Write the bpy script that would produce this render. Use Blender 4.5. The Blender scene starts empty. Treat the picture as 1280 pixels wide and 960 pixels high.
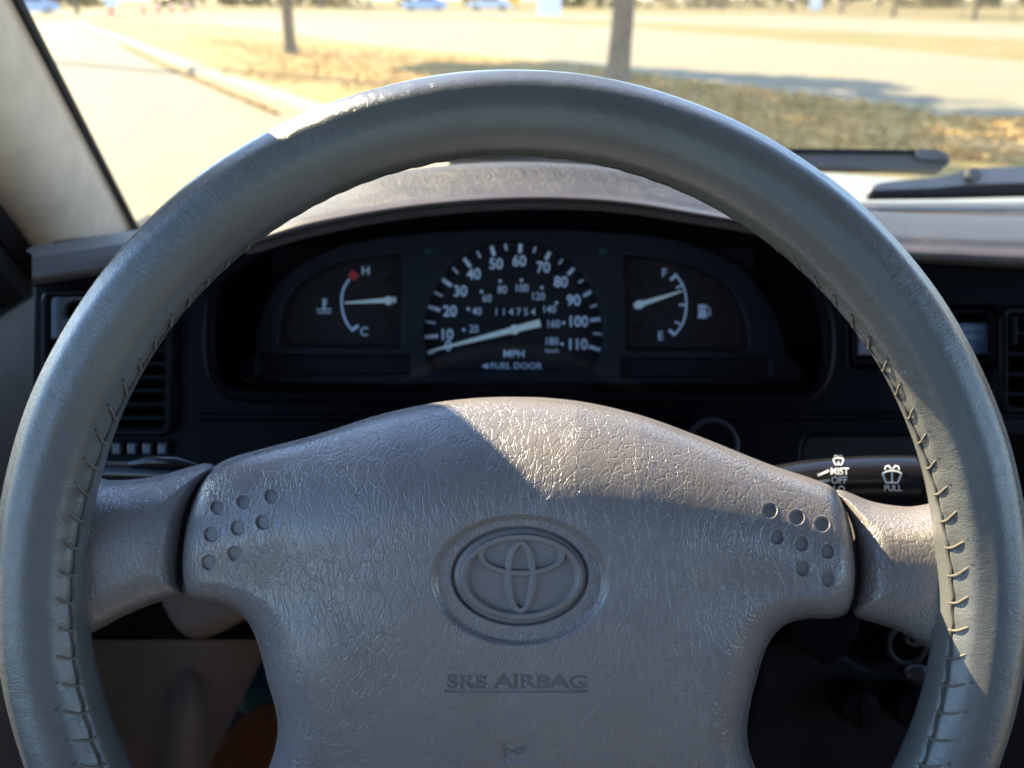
import bpy, bmesh, math, random
import numpy as np
from mathutils import Vector, Matrix

random.seed(7)
rng = np.random.default_rng(7)
SC = bpy.context.scene
COL = SC.collection
R = math.radians

# ------------------------------------------------------------------ camera
F = 1000.0                      # focal length in pixels of a 1280 wide frame
HOR = -4.0
PITCH = math.atan((480 - HOR) / F)
CAM = Vector((0, 0, 1.35))
AX = Vector((0, math.cos(PITCH), -math.sin(PITCH)))      # view axis
UP = Vector((0, math.sin(PITCH), math.cos(PITCH)))
cd = bpy.data.cameras.new('camera')
cd.sensor_width = 36.0
cd.lens = 36.0 * F / 1280.0
cd.clip_start = 0.01
cd.clip_end = 2000
cd.dof.use_dof = True
cd.dof.focus_distance = 0.292
cd.dof.aperture_fstop = 9.5
cam = bpy.data.objects.new('camera', cd)
cam.location = CAM
cam.rotation_euler = (math.pi / 2 - PITCH, 0, 0)
COL.objects.link(cam)
SC.camera = cam

# ------------------------------------------------------------------ light
SUN_AZ, SUN_EL = 52.0, 35.0     # degrees left of straight ahead, above the horizon
W = bpy.data.worlds.new('World')
SC.world = W
W.use_nodes = True
wn = W.node_tree.nodes
bg = wn['Background']
sky = wn.new('ShaderNodeTexSky')
sky.sky_type = 'NISHITA'
sky.sun_disc = False
sky.sun_elevation = R(SUN_EL)
sky.sun_rotation = R(-SUN_AZ)
sky.altitude = 100
sky.air_density = 1.0
sky.dust_density = 0.2
sky.ozone_density = 5.0
W.node_tree.links.new(sky.outputs[0], bg.inputs[0])
bg.inputs[1].default_value = 0.15
sd_ = bpy.data.lights.new('sun', 'SUN')
sd_.energy = 5.0
sd_.angle = R(0.5)
sd_.color = (1.0, 0.85, 0.56)
sun = bpy.data.objects.new('sun', sd_)
SDIR = Vector((-math.sin(R(SUN_AZ)) * math.cos(R(SUN_EL)), math.cos(R(SUN_AZ)) * math.cos(R(SUN_EL)), math.sin(R(SUN_EL))))
sun.rotation_euler = (-SDIR).to_track_quat('-Z', 'Y').to_euler()
sun.location = (-20, 20, 20)
COL.objects.link(sun)
SC.view_settings.view_transform = 'Standard'
SC.view_settings.look = 'None'
SC.view_settings.gamma = 1
SC.view_settings.exposure = 2.2
SC.cycles.use_denoising = True
SC.cycles.max_bounces = 10
SC.cycles.transparent_max_bounces = 16
SC.cycles.sample_clamp_indirect = 6.0

# ------------------------------------------------------------------ helpers
BM3 = np.array([[1, 0, 0], list(UP), list(AX)])   # rows: right, up, forward


def P(px, py, Z):
    """world point that stands at depth Z along the view axis and at pixel (px, py)"""
    v = Vector(((px - 640) / F * Z, 0, 0)) + UP * ((480 - py) / F * Z) + AX * Z
    return CAM + v


def PA(px, py, Z):
    px = np.asarray(px, float); py = np.asarray(py, float); Z = np.asarray(Z, float) + 0 * px
    c = np.stack([(px - 640) / F * Z, (480 - py) / F * Z, Z], -1)
    return c @ BM3 + np.array(CAM)


def G(px, py, z=0.0):
    """ground point under pixel (px, py)"""
    d = Vector(((px - 640) / F, 0, 0)) + UP * ((480 - py) / F) + AX
    t = (z - CAM.z) / d.z
    return CAM + d * t


FRAME = Matrix((( 1, 0, 0, 0), (0, UP.y, -AX.y, 0), (0, UP.z, -AX.z, 0), (0, 0, 0, 1)))  # local z points back along the view axis


def frame_at(px, py, Z):
    return Matrix.Translation(P(px, py, Z)) @ FRAME


def root(name, label, cat, loc, group=None, mat4=None):
    o = bpy.data.objects.new(name, None)
    o.empty_display_size = 0.05
    COL.objects.link(o)
    o.matrix_world = mat4 if mat4 is not None else Matrix.Translation(Vector(loc))
    o['label'] = label
    o['category'] = cat
    if group:
        o['group'] = group
    INV[o.name] = o.matrix_world.inverted()
    return o


INV = {}


def tag(o, label=None, cat=None, group=None, kind=None):
    if label: o['label'] = label
    if cat: o['category'] = cat
    if group: o['group'] = group
    if kind: o['kind'] = kind
    return o


def inv_of(parent):
    if parent is None:
        return Matrix.Identity(4)
    if parent.name in INV:
        return INV[parent.name]
    return inv_of(parent.parent)


def mesh_obj(name, verts, faces, mat, parent=None, smooth=True, sharp=None, uv=None):
    """verts in world space; stored in the parent's own space"""
    V = np.asarray(verts, float).reshape(-1, 3)
    if parent is not None:
        m = np.array(inv_of(parent))
        V = V @ m[:3, :3].T + m[:3, 3]
    me = bpy.data.meshes.new(name)
    if isinstance(faces, np.ndarray):
        n, k = faces.shape
        me.vertices.add(len(V))
        me.vertices.foreach_set('co', V.ravel())
        me.loops.add(n * k)
        me.loops.foreach_set('vertex_index', faces.astype(np.int32).ravel())
        me.polygons.add(n)
        me.polygons.foreach_set('loop_start', np.arange(0, n * k, k, dtype=np.int32))
        me.update(calc_edges=True)
        me.validate()
    else:
        me.from_pydata([tuple(v) for v in V], [], faces)
        me.update()
    if smooth:
        me.polygons.foreach_set('use_smooth', [True] * len(me.polygons))
        if sharp:
            me.set_sharp_from_angle(angle=R(sharp))
    if uv is not None:
        l = me.uv_layers.new(name='UVMap')
        idx = np.empty(len(me.loops), np.int32)
        me.loops.foreach_get('vertex_index', idx)
        l.data.foreach_set('uv', np.asarray(uv, float)[idx].ravel())
    if mat is not None:
        me.materials.append(mat)
    o = bpy.data.objects.new(name, me)
    COL.objects.link(o)
    if parent is not None:
        o.parent = parent
    return o


def fix_normals(o):
    bm = bmesh.new(); bm.from_mesh(o.data)
    bmesh.ops.recalc_face_normals(bm, faces=bm.faces)
    bm.to_mesh(o.data); bm.free()
    return o


class MB:
    """collects boxes, tubes, prisms in world space"""
    def __init__(s): s.v = []; s.f = []
    def add(s, v, f):
        n = len(s.v); s.v += [tuple(x) for x in v]; s.f += [tuple(i + n for i in q) for q in f]; return s
    def box(s, c, d, M=None):
        c = Vector(c); v = []
        for k in range(8):
            q = Vector(((k & 1) - .5, ((k >> 1) & 1) - .5, ((k >> 2) & 1) - .5))
            q = Vector((q.x * d[0], q.y * d[1], q.z * d[2]))
            if M is not None: q = M.to_3x3() @ q
            v.append(c + q)
        return s.add(v, [(0, 2, 3, 1), (4, 5, 7, 6), (0, 1, 5, 4), (2, 6, 7, 3), (0, 4, 6, 2), (1, 3, 7, 5)])
    def tube(s, pts, rad, n=10, cap=True, flat=1.0):
        pts = [Vector(p) for p in pts]
        if not hasattr(rad, '__len__'): rad = [rad] * len(pts)
        v = []; f = []; prev = None
        for i, p in enumerate(pts):
            t = (pts[min(i + 1, len(pts) - 1)] - pts[max(i - 1, 0)]).normalized()
            if prev is None:
                a = Vector((0, 0, 1)) if abs(t.z) < .9 else Vector((1, 0, 0))
                prev = t.cross(a).normalized()
            u = (prev - t * prev.dot(t)).normalized(); prev = u
            w = t.cross(u)
            for k in range(n):
                an = 2 * math.pi * k / n
                v.append(p + (u * math.cos(an) + w * math.sin(an) * flat) * rad[i])
        for i in range(len(pts) - 1):
            for k in range(n):
                a = i * n + k; b = i * n + (k + 1) % n
                f.append((a, b, b + n, a + n))
        if cap:
            f.append(tuple(range(n - 1, -1, -1))); f.append(tuple(range((len(pts) - 1) * n, len(pts) * n)))
        return s.add(v, f)
    def build(s, name, mat, parent=None, sharp=35, smooth=True):
        return mesh_obj(name, s.v, s.f, mat, parent, smooth, sharp)


def cr(pts, n=8, closed=False):
    """Catmull-Rom through points (any dimension)"""
    p = np.asarray(pts, float); N = len(p); out = []
    rngi = range(N if closed else N - 1)
    for i in rngi:
        if closed:
            a, b, c, d = p[(i - 1) % N], p[i], p[(i + 1) % N], p[(i + 2) % N]
        else:
            a, b, c, d = p[max(i - 1, 0)], p[i], p[i + 1], p[min(i + 2, N - 1)]
        for k in range(n):
            t = k / n
            out.append(.5 * ((2 * b) + (c - a) * t + (2 * a - 5 * b + 4 * c - d) * t * t + (3 * b - a - 3 * c + d) * t ** 3))
    if not closed: out.append(p[-1])
    return np.array(out)


def rounded(pts, rad, n=5):
    """polygon with rounded corners; rad one number or a list"""
    p = [Vector((a, b)) for a, b in pts]; N = len(p); out = []
    if not hasattr(rad, '__len__'): rad = [rad] * N
    for i in range(N):
        a, b, c = p[i - 1], p[i], p[(i + 1) % N]
        u = (a - b); w = (c - b)
        r = min(rad[i], u.length * .49, w.length * .49)
        if r <= 0: out.append((b.x, b.y)); continue
        s = b + u.normalized() * r; e = b + w.normalized() * r
        for k in range(n + 1):
            t = k / n
            q = s * (1 - t) ** 2 + b * 2 * t * (1 - t) + e * t * t
            out.append((q.x, q.y))
    return out


def rrect(x0, y0, x1, y1, r, n=5):
    return rounded([(x0, y0), (x1, y0), (x1, y1), (x0, y1)], r, n)


def ellipse(cx, cy, a, b, n=40):
    return [(cx + a * math.cos(2 * math.pi * k / n), cy + b * math.sin(2 * math.pi * k / n)) for k in range(n)]


_tmpn = [0]


def curve_mesh(cu):
    ob = bpy.data.objects.new('temporary_curve', cu)
    COL.objects.link(ob)
    bpy.context.view_layer.update()
    dg = bpy.context.evaluated_depsgraph_get()
    me = bpy.data.meshes.new_from_object(ob.evaluated_get(dg))
    V = [v.co.copy() for v in me.vertices]
    Fc = [tuple(p.vertices) for p in me.polygons]
    bpy.data.objects.remove(ob); bpy.data.meshes.remove(me); bpy.data.curves.remove(cu)
    return V, Fc


def plate(name, outline, holes, Z, thick, mat, parent=None, bevel=0.0, warp=None, sharp=40):
    """a flat panel with holes, outline in pixels, standing at depth Z, its face toward the driver, edges rounded by bevel (metres)"""
    s = Z / F
    cu = bpy.data.curves.new('temporary_curve', 'CURVE')
    cu.dimensions = '2D'; cu.fill_mode = 'BOTH'
    cu.extrude = max(thick / 2 - bevel, 1e-5)
    cu.bevel_depth = bevel; cu.bevel_resolution = 2
    cu.offset = -bevel
    for poly in [outline] + list(holes):
        sp = cu.splines.new('POLY')
        sp.points.add(len(poly) - 1)
        for q, (x, y) in zip(sp.points, poly):
            q.co = ((x - 640) * s, (480 - y) * s, 0, 1)
        sp.use_cyclic_u = True
    V, Fc = curve_mesh(cu)
    W3 = []
    for v in V:
        z = Z + thick / 2 - v.z
        if warp: z += warp(640 + v.x / s, 480 - v.y / s)
        c = Vector((v.x, 0, 0)) + UP * v.y + AX * z
        W3.append(CAM + c)
    return mesh_obj(name, W3, Fc, mat, parent, True, sharp)


def text_tris(txt, size, x, y, align='CENTER', sx=1.0, bold=0.0, shear=0.0):
    """text as flat triangles in pixels, its middle at (x, y)"""
    cu = bpy.data.curves.new('temporary_text', 'FONT')
    cu.body = txt; cu.size = 1.0; cu.align_x = align; cu.align_y = 'CENTER'
    cu.offset = bold; cu.resolution_u = 3; cu.shear = shear
    V, Fc = curve_mesh(cu)
    return [(x + v.x * size * sx, y - v.y * size) for v in V], Fc


class Print:
    """flat print: lettering and marks joined into one thin mesh"""
    def __init__(s): s.v = []; s.f = []
    def poly(s, pts):
        n = len(s.v); s.v += list(pts); s.f.append(tuple(range(n, n + len(pts)))); return s
    def text(s, *a, **k):
        v, f = text_tris(*a, **k); n = len(s.v); s.v += v; s.f += [tuple(i + n for i in q) for q in f]; return s
    def line(s, x0, y0, x1, y1, w, w1=None):
        w1 = w if w1 is None else w1
        d = Vector((x1 - x0, y1 - y0)); nn = Vector((-d.y, d.x)).normalized()
        return s.poly([(x0 + nn.x * w / 2, y0 + nn.y * w / 2), (x1 + nn.x * w1 / 2, y1 + nn.y * w1 / 2), (x1 - nn.x * w1 / 2, y1 - nn.y * w1 / 2), (x0 - nn.x * w / 2, y0 - nn.y * w / 2)])
    def stroke(s, pts, w):
        for a, b in zip(pts[:-1], pts[1:]): s.line(*a, *b, w)
        return s
    def dot(s, x, y, r): return s.poly(ellipse(x, y, r, r, 10))
    def build(s, name, Z, mat, parent, depth_of=None):
        px = [q[0] for q in s.v]; py = [q[1] for q in s.v]
        Zs = np.array([depth_of(a, b) for a, b in s.v]) if depth_of else Z
        o = mesh_obj(name, PA(px, py, Zs), s.f, mat, parent, smooth=False)
        bm = bmesh.new(); bm.from_mesh(o.data); bm.normal_update()
        m = np.array(inv_of(parent))[:3, :3]
        back = Vector(m @ np.array(-AX))
        fl = [f for f in bm.faces if f.normal.dot(back) < 0]
        bmesh.ops.reverse_faces(bm, faces=fl)
        bm.to_mesh(o.data); bm.free()
        return o


# ------------------------------------------------------------------ materials
class NT:
    def __init__(s, name):
        s.m = bpy.data.materials.new(name); s.m.use_nodes = True
        s.t = s.m.node_tree; s.n = s.t.nodes; s.b = s.n['Principled BSDF']; s.out = s.n['Material Output']
    def new(s, ty, **k):
        q = s.n.new('ShaderNode' + ty)
        for a, b in k.items(): setattr(q, a, b)
        return q
    def link(s, a, b): s.t.links.new(a, b)
    def math(s, op, a, b=None, clamp=False):
        q = s.new('Math', operation=op, use_clamp=clamp)
        for i, x in enumerate((a, b)):
            if x is None: continue
            if hasattr(x, 'is_linked') or hasattr(x, 'links'): s.link(x, q.inputs[i])
            else: q.inputs[i].default_value = x
        return q.outputs[0]
    def noise(s, vec, scale, detail=4, rough=.55, dist=0):
        q = s.new('TexNoise'); q.inputs['Scale'].default_value = scale; q.inputs['Detail'].default_value = detail
        q.inputs['Roughness'].default_value = rough; q.inputs['Distortion'].default_value = dist
        if vec is not None: s.link(vec, q.inputs['Vector'])
        return q
    def ramp(s, fac, stops):
        q = s.new('ValToRGB'); s.link(fac, q.inputs[0])
        e = q.color_ramp.elements
        while len(e) < len(stops): e.new(.5)
        for el, (p, c) in zip(e, stops):
            el.position = p; el.color = tuple(c) + (1,) if len(c) == 3 else c
        return q.outputs[0]
    def obj(s): return s.new('TexCoord').outputs['Object']
    def map(s, vec, scale=(1, 1, 1), rot=(0, 0, 0)):
        q = s.new('Mapping'); s.link(vec, q.inputs[0]); q.inputs['Scale'].default_value = scale; q.inputs['Rotation'].default_value = rot
        return q.outputs[0]
    def bump(s, h, dist, strength=1.0, prev=None):
        q = s.new('Bump'); q.inputs['Distance'].default_value = dist; q.inputs['Strength'].default_value = strength
        s.link(h, q.inputs['Height'])
        if prev is not None: s.link(prev, q.inputs['Normal'])
        return q.outputs[0]
    def mix(s, fac, a, b):
        q = s.new('Mix', data_type='RGBA')
        for i, x in ((0, fac), (6, a), (7, b)):
            if hasattr(x, 'links'): s.link(x, q.inputs[i])
            else: q.inputs[i].default_value = x if i == 0 else tuple(x) + (1,)
        return q.outputs[2]


def plain(name, col, rough=.5, var=.12, vscale=40, grain=None, metallic=0, spec=.5, coat=0):
    """a colour with a little wear in it and a fine grain in relief"""
    t = NT(name); v = t.obj()
    n = t.noise(v, vscale, 5)
    lo = [c * (1 - var) for c in col]; hi = [c * (1 + var) for c in col]
    t.link(t.ramp(n.outputs[0], [(.3, lo), (.7, hi)]), t.b.inputs['Base Color'])
    rr = t.math('ADD', t.math('MULTIPLY', n.outputs[0], .16), rough - .08)
    t.link(rr, t.b.inputs['Roughness'])
    t.b.inputs['Metallic'].default_value = metallic
    t.b.inputs['Specular IOR Level'].default_value = spec
    t.b.inputs['Coat Weight'].default_value = coat
    if grain:
        g = t.noise(v, grain[0], 3, .6)
        t.link(t.bump(g.outputs[0], grain[1]), t.b.inputs['Normal'])
    return t.m


def leather(name, col, rough, cell, depth, stretch=(1, .45, 1), fine=2200, fined=.00006, rot=0.0, var=.1, spec=.5, rv=.2):
    """moulded leather grain: irregular branching creases between smooth islands"""
    t = NT(name); v = t.obj()
    big = t.noise(v, 22, 3)
    wob = t.new('VectorMath', operation='MULTIPLY_ADD')
    nz = t.noise(v, cell * .45, 4, .6)
    t.link(nz.outputs['Color'], wob.inputs[0]); wob.inputs[1].default_value = (1.25 / cell,) * 3; t.link(v, wob.inputs[2])
    wob2 = t.new('VectorMath', operation='MULTIPLY_ADD')
    t.link(big.outputs['Color'], wob2.inputs[0]); wob2.inputs[1].default_value = (.02,) * 3; t.link(wob.outputs[0], wob2.inputs[2])
    mv = t.map(wob2.outputs[0], stretch, (0, 0, rot))
    hs = None
    for sc, wt, rmp in ((cell, 1.0, .10), (cell * 2.1, .5, .15)):
        vo = t.new('TexVoronoi', feature='DISTANCE_TO_EDGE'); vo.inputs['Scale'].default_value = sc
        t.link(mv, vo.inputs['Vector'])
        r1 = t.new('MapRange', interpolation_type='SMOOTHSTEP'); t.link(vo.outputs['Distance'], r1.inputs[0]); r1.inputs[2].default_value = rmp
        q = t.math('MULTIPLY', r1.outputs[0], wt)
        hs = q if hs is None else t.math('ADD', hs, q)
    amp = t.new('MapRange'); t.link(t.noise(v, 38, 2).outputs[0], amp.inputs[0])
    amp.inputs[1].default_value = .3; amp.inputs[2].default_value = .7; amp.inputs[3].default_value = .35; amp.inputs[4].default_value = 1.25
    h = t.math('MULTIPLY', hs, amp.outputs[0])
    swell = t.noise(v, cell * .8, 3)
    h = t.math('ADD', h, t.math('MULTIPLY', swell.outputs[0], .9))
    b1 = t.bump(h, depth)
    fn = t.noise(v, fine, 2, .6)
    b2 = t.bump(fn.outputs[0], fined, 1.0, b1)
    t.link(b2, t.b.inputs['Normal'])
    lo = [c * (1 - var) for c in col]; hi = [c * (1 + var) for c in col]
    t.link(t.ramp(big.outputs[0], [(.3, lo), (.7, hi)]), t.b.inputs['Base Color'])
    rr = t.math('ADD', t.math('MULTIPLY', t.noise(v, 60, 4).outputs[0], rv), rough - rv / 2)
    t.link(rr, t.b.inputs['Roughness'])
    t.b.inputs['Specular IOR Level'].default_value = spec
    return t.m


def rim_leather(name, col):
    t = NT(name)
    t.b.inputs['Specular IOR Level'].default_value = .8
    uv = t.new('TexCoord').outputs['UV']
    v = t.obj()
    big = t.noise(v, 18, 4)
    # creases that run round the tube, pulled along by the lacing
    a = t.noise(t.map(uv, (420, 190, 1), (0, 0, .3)), 1.0, 5, .6, 1.8)
    b = t.noise(v, 130, 3, .5)
    h = t.math('ADD', t.math('MULTIPLY', a.outputs[0], .28), t.math('MULTIPLY', b.outputs[0], .55))
    b1 = t.bump(h, .0006)
    f = t.noise(v, 2600, 2, .6)
    t.link(t.bump(f.outputs[0], .00013, 1, b1), t.b.inputs['Normal'])
    lo = [c * .88 for c in col]; hi = [c * 1.12 for c in col]
    t.link(t.ramp(big.outputs[0], [(.3, lo), (.7, hi)]), t.b.inputs['Base Color'])
    rr = t.math('ADD', t.math('MULTIPLY', a.outputs[0], .16), .12)
    t.link(rr, t.b.inputs['Roughness'])
    return t.m


def glass(name, dust=.03, tint=(1, 1, 1), dust_scale=30, refl=.045):
    """thin clear pane: lets light straight through, mirrors at grazing angles, carries a film of dust"""
    t = NT(name); t.n.remove(t.b)
    tr = t.new('BsdfTransparent'); tr.inputs[0].default_value = tuple(tint) + (1,)
    gl = t.new('BsdfGlossy'); gl.inputs['Roughness'].default_value = .02
    lw = t.new('LayerWeight'); lw.inputs[0].default_value = .5
    fr = t.math('ADD', t.math('MULTIPLY', t.math('POWER', lw.outputs['Facing'], 5.0), .9), refl)
    m1 = t.new('MixShader'); t.link(fr, m1.inputs[0]); t.link(tr.outputs[0], m1.inputs[1]); t.link(gl.outputs[0], m1.inputs[2])
    if dust <= 0:
        t.link(m1.outputs[0], t.out.inputs[0]); return t.m
    tl = t.new('BsdfTranslucent'); tl.inputs[0].default_value = (.85, .76, .56, 1)
    n = t.noise(t.obj(), dust_scale, 6, .7)
    fac = t.math('MULTIPLY', n.outputs[0], dust * 2)
    m2 = t.new('MixShader'); t.link(fac, m2.inputs[0]); t.link(m1.outputs[0], m2.inputs[1]); t.link(tl.outputs[0], m2.inputs[2])
    t.link(m2.outputs[0], t.out.inputs[0])
    return t.m


TAUPE = (.192, .175, .172)
m_pad = leather('pad_vinyl', TAUPE, .29, 330, .00013, stretch=(1, .28, 1), spec=.85)
m_spoke = leather('spoke_vinyl', TAUPE, .29, 340, .00013, stretch=(1, .30, 1), rot=.35, spec=.85)
m_emblem = plain('emblem_vinyl', (.20, .185, .18), .36, grain=(1500, .00006))
m_dimple = plain('dimple_vinyl', (.17, .155, .15), .5, grain=(1500, .00004))
m_letter = plain('letter_vinyl', (.15, .135, .132), .45)
m_rim = rim_leather('rim_cover_leather', (.112, .113, .107))
m_thread = plain('waxed_thread', (.135, .12, .095), .6, grain=(3000, .0001))
m_seam = plain('seam_dark', (.06, .058, .052), .7)
m_dash = leather('dash_vinyl', (.046, .043, .043), .5, 420, .0002, stretch=(1, .5, .6), spec=.3, rv=.04, var=.03)
m_dashlip = plain('dash_lip_plastic', (.07, .06, .058), .45, grain=(900, .00008), spec=.2)
m_fascia = plain('fascia_plastic', (.0028, .0028, .004), .38, grain=(900, .00008), spec=.05)
m_black = plain('black_plastic', (.006, .006, .007), .5, grain=(1200, .00004), spec=.04)
m_gloss = plain('gloss_black_plastic', (.012, .012, .014), .22, grain=(1500, .00002))
m_face = plain('cluster_face', (.007, .009, .014), .6, spec=.25)
m_dial = plain('dial_face', (.009, .0095, .013), .65, spec=.2)
m_sidedial = plain('side_dial_face', (.017, .0125, .0135), .65, spec=.2)
m_print = plain('dial_white_print', (.70, .78, .92), .6, var=.03)
m_needle = plain('needle_white', (.82, .86, .80), .5, var=.03)
m_red = plain('red_print', (.5, .03, .03), .6, var=.05)
m_green = plain('green_lens', (.01, .07, .05), .4)
m_white = plain('white_print', (.82, .82, .82), .5, var=.03)
m_trim = plain('pillar_trim', (.70, .55, .39), .5, grain=(500, .0002))
m_door = plain('door_trim', (.24, .205, .17), .5, grain=(700, .0001))
m_knee = plain('knee_plastic', (.15, .102, .074), .65, grain=(700, .0001), spec=.03)
m_rubber = plain('seal_rubber', (.014, .013, .013), .75)
m_liner = plain('headliner_cloth', (.16, .155, .15), .9, grain=(1200, .0003))
m_carpet = plain('brown_carpet', (.34, .11, .045), .95, grain=(900, .001))
m_teal = plain('teal_cloth', (.012, .06, .085), .8)
m_seat = plain('seat_cloth', (.13, .125, .12), .9, grain=(1500, .0004))
m_paint = plain('white_car_paint', (.155, .165, .148), .6, var=.03, vscale=6, coat=.0)
m_wiper = plain('wiper_metal', (.15, .15, .14), .42, grain=(800, .00006))
m_lcd = plain('display_face', (.05, .075, .13), .3)
m_lcdtext = plain('display_text', (.25, .30, .38), .5)
m_purple = plain('switch_face', (.15, .13, .17), .35)
m_glass = glass('windshield_glass', .024)
m_window = glass('side_glass', .0, tint=(.90, .92, .92))
m_rearglass = glass('tinted_rear_glass', .0, tint=(.62, .66, .70))
m_lens = glass('cluster_lens', .0, refl=.010)

# ------------------------------------------------------------------ the ground outside
def ground_mat(name, stops, scale, bump=.01, rough=.9, blotch=None):
    t = NT(name); v = t.obj()
    n = t.noise(v, scale, 8, .68)
    c = t.ramp(n.outputs[0], stops)
    if blotch:
        b = t.noise(v, blotch[0], 4, .6)
        c = t.mix(t.ramp(b.outputs[0], [(.42, (0, 0, 0)), (.62, (1, 1, 1))]), c, blotch[1])
    t.link(c, t.b.inputs['Base Color'])
    t.b.inputs['Roughness'].default_value = rough
    t.b.inputs['Specular IOR Level'].default_value = .2
    t.link(t.bump(t.noise(v, scale * 4, 4).outputs[0], bump), t.b.inputs['Normal'])
    return t.m


m_dry = ground_mat('dry_grass', [(.3, (.12, .08, .028)), (.5, (.205, .147, .057)), (.68, (.28, .21, .092))], 3.0, .03, blotch=(.22, (.14, .13, .04)))
m_island = ground_mat('thin_grass', [(.3, (.125, .068, .022)), (.48, (.255, .165, .055)), (.66, (.35, .25, .10))], 2.2, .03, blotch=(.16, (.21, .165, .045)))
m_road = ground_mat('sunbleached_concrete', [(.3, (.170, .153, .094)), (.7, (.215, .196, .124))], 1.6, .004, blotch=(.3, (.19, .17, .112)))
m_kerb = ground_mat('kerb_concrete', [(.3, (.29, .25, .15)), (.7, (.36, .32, .21))], 4, .006)


def sheet(name, pts, z, mat, parent=None):
    v = [(p.x, p.y, z) for p in pts]
    o = mesh_obj(name, v, [tuple(range(len(v)))], mat, parent, smooth=False)
    bm = bmesh.new(); bm.from_mesh(o.data)
    bmesh.ops.triangulate(bm, faces=bm.faces)
    bm.normal_update()
    fl = [f for f in bm.faces if f.normal.z < 0]
    bmesh.ops.reverse_faces(bm, faces=fl)
    bm.to_mesh(o.data); bm.free()
    return o


S = 900
o = mesh_obj('ground', [(-S, -S, 0), (S, -S, 0), (S, S, 0), (-S, S, 0)], [(0, 1, 2, 3)], m_dry, smooth=False)
tag(o, 'dry yellow grass ground reaching to the far fence', kind='structure')

# one pale pavement carries the drive on the left and the street ahead; grass lies on top of it
road_pts = [Vector((-16, -12, 0)), Vector((40, -12, 0)), Vector((60, 8, 0)), G(1420, 84), G(1280, 77), G(1100, 60), G(900, 44), G(760, 33), G(640, 27), G(520, 23.5), G(380, 22.5), G(300, 22), G(180, 24), G(60, 26), Vector((-60, 34, 0)), Vector((-60, 20, 0))]
o = sheet('road', road_pts, .004, m_road); tag(o, 'sunlit pale concrete road and drive', kind='structure')
far_pts = [G(1500, 63), G(1280, 50), G(1100, 42), G(900, 32), G(780, 27.5), G(690, 24.5), G(560, 20.5), G(250, 19.5), G(60, 20), Vector((-140, 60, 0)), Vector((-140, 75, 0)), G(100, 15.5), G(300, 14.5), G(600, 15.5), G(800, 18), G(1000, 19.5), G(1280, 31), G(1500, 41)]
o = sheet('far_road', far_pts, .008, m_road); tag(o, 'second pale road beyond the grass strip', kind='structure')

isl = cr([G(101, 31), G(150, 54), G(220, 85), G(300, 117), G(365, 142), G(420, 165), G(470, 190), G(560, 235), Vector((1.5, 4.5, 0)), Vector((8, 3.5, 0)), Vector((14, 5.0, 0)), G(1330, 170), G(1150, 146), G(1000, 126), G(860, 106), G(740, 88), G(600, 74), G(500, 64), G(420, 53), G(340, 40), G(270, 33), G(190, 29)], 8, True)
HK = .14
# kerb: a real step round the island
iv = [Vector((p[0], p[1], 0)) for p in isl]
N = len(iv); kv = []; kf = []
cen = sum(iv, Vector()) / N
inner = []
for i, p in enumerate(iv):
    t = (iv[(i + 1) % N] - iv[i - 1]).normalized(); nn = Vector((-t.y, t.x, 0))
    if nn.dot(Vector((0, 0, 0)) + cen - p) < 0 and False: nn = -nn
    inner.append(nn)
area = sum(iv[i].x * iv[(i + 1) % N].y - iv[(i + 1) % N].x * iv[i].y for i in range(N))
sg = 1 if area > 0 else -1
ks = []
for p, nn in zip(iv, inner):
    q = p + nn * sg * .28
    ks.append(q)
    kv += [(p.x, p.y, -.02), (p.x, p.y, HK - .02), (p.x + nn.x * sg * .025, p.y + nn.y * sg * .025, HK), (q.x, q.y, HK), (q.x, q.y, -.02)]
for i in range(N):
    j = (i + 1) % N
    for k in range(4): kf.append((i * 5 + k, j * 5 + k, j * 5 + k + 1, i * 5 + k + 1))
o = fix_normals(mesh_obj('kerb', kv, kf, m_kerb, None, True, 30)); tag(o, 'pale concrete kerb round the grass island', kind='structure')
o = sheet('grass_island', ks, HK - .012, m_island); tag(o, 'thin dry grass island between the drive and the street', kind='structure')

# loose fallen leaves and tufts on the island and on the strip
def scatter(name, label, regions, n, size, mat, z, seed):
    rg = random.Random(seed); v = []; f = []
    for _ in range(n):
        a, b, c, d = rg.choice(regions)
        p = a.lerp(b, rg.random()).lerp(d.lerp(c, rg.random()), rg.random())
        s = size * rg.uniform(.5, 1.4); an = rg.uniform(0, 6.28); ti = rg.uniform(.2, 1.1)
        u = Vector((math.cos(an), math.sin(an), 0)) * s; w = Vector((-math.sin(an) * math.cos(ti), math.cos(an) * math.cos(ti), math.sin(ti))) * s * .8
        q = Vector((p.x, p.y, z + s * .1)); k = len(v)
        v += [q - u * .5, q + u * .5, q + u * .2 + w, q - u * .3 + w * .9]; f.append((k, k + 1, k + 2, k + 3))
    o = mesh_obj(name, v, f, mat, None, False)
    return tag(o, label, kind='stuff')


m_leaf = ground_mat('fallen_leaf', [(.3, (.26, .12, .034)), (.5, (.48, .285, .085)), (.7, (.60, .43, .18))], 9, .001)
scatter('fallen_leaves', 'fallen brown leaves on the grass island', [(G(280, 108), G(700, 150), G(720, 90), G(230, 50)), (G(700, 150), G(1250, 205), G(1180, 152), G(720, 92))], 9000, .05, m_leaf, HK - .01, 3)

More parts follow.
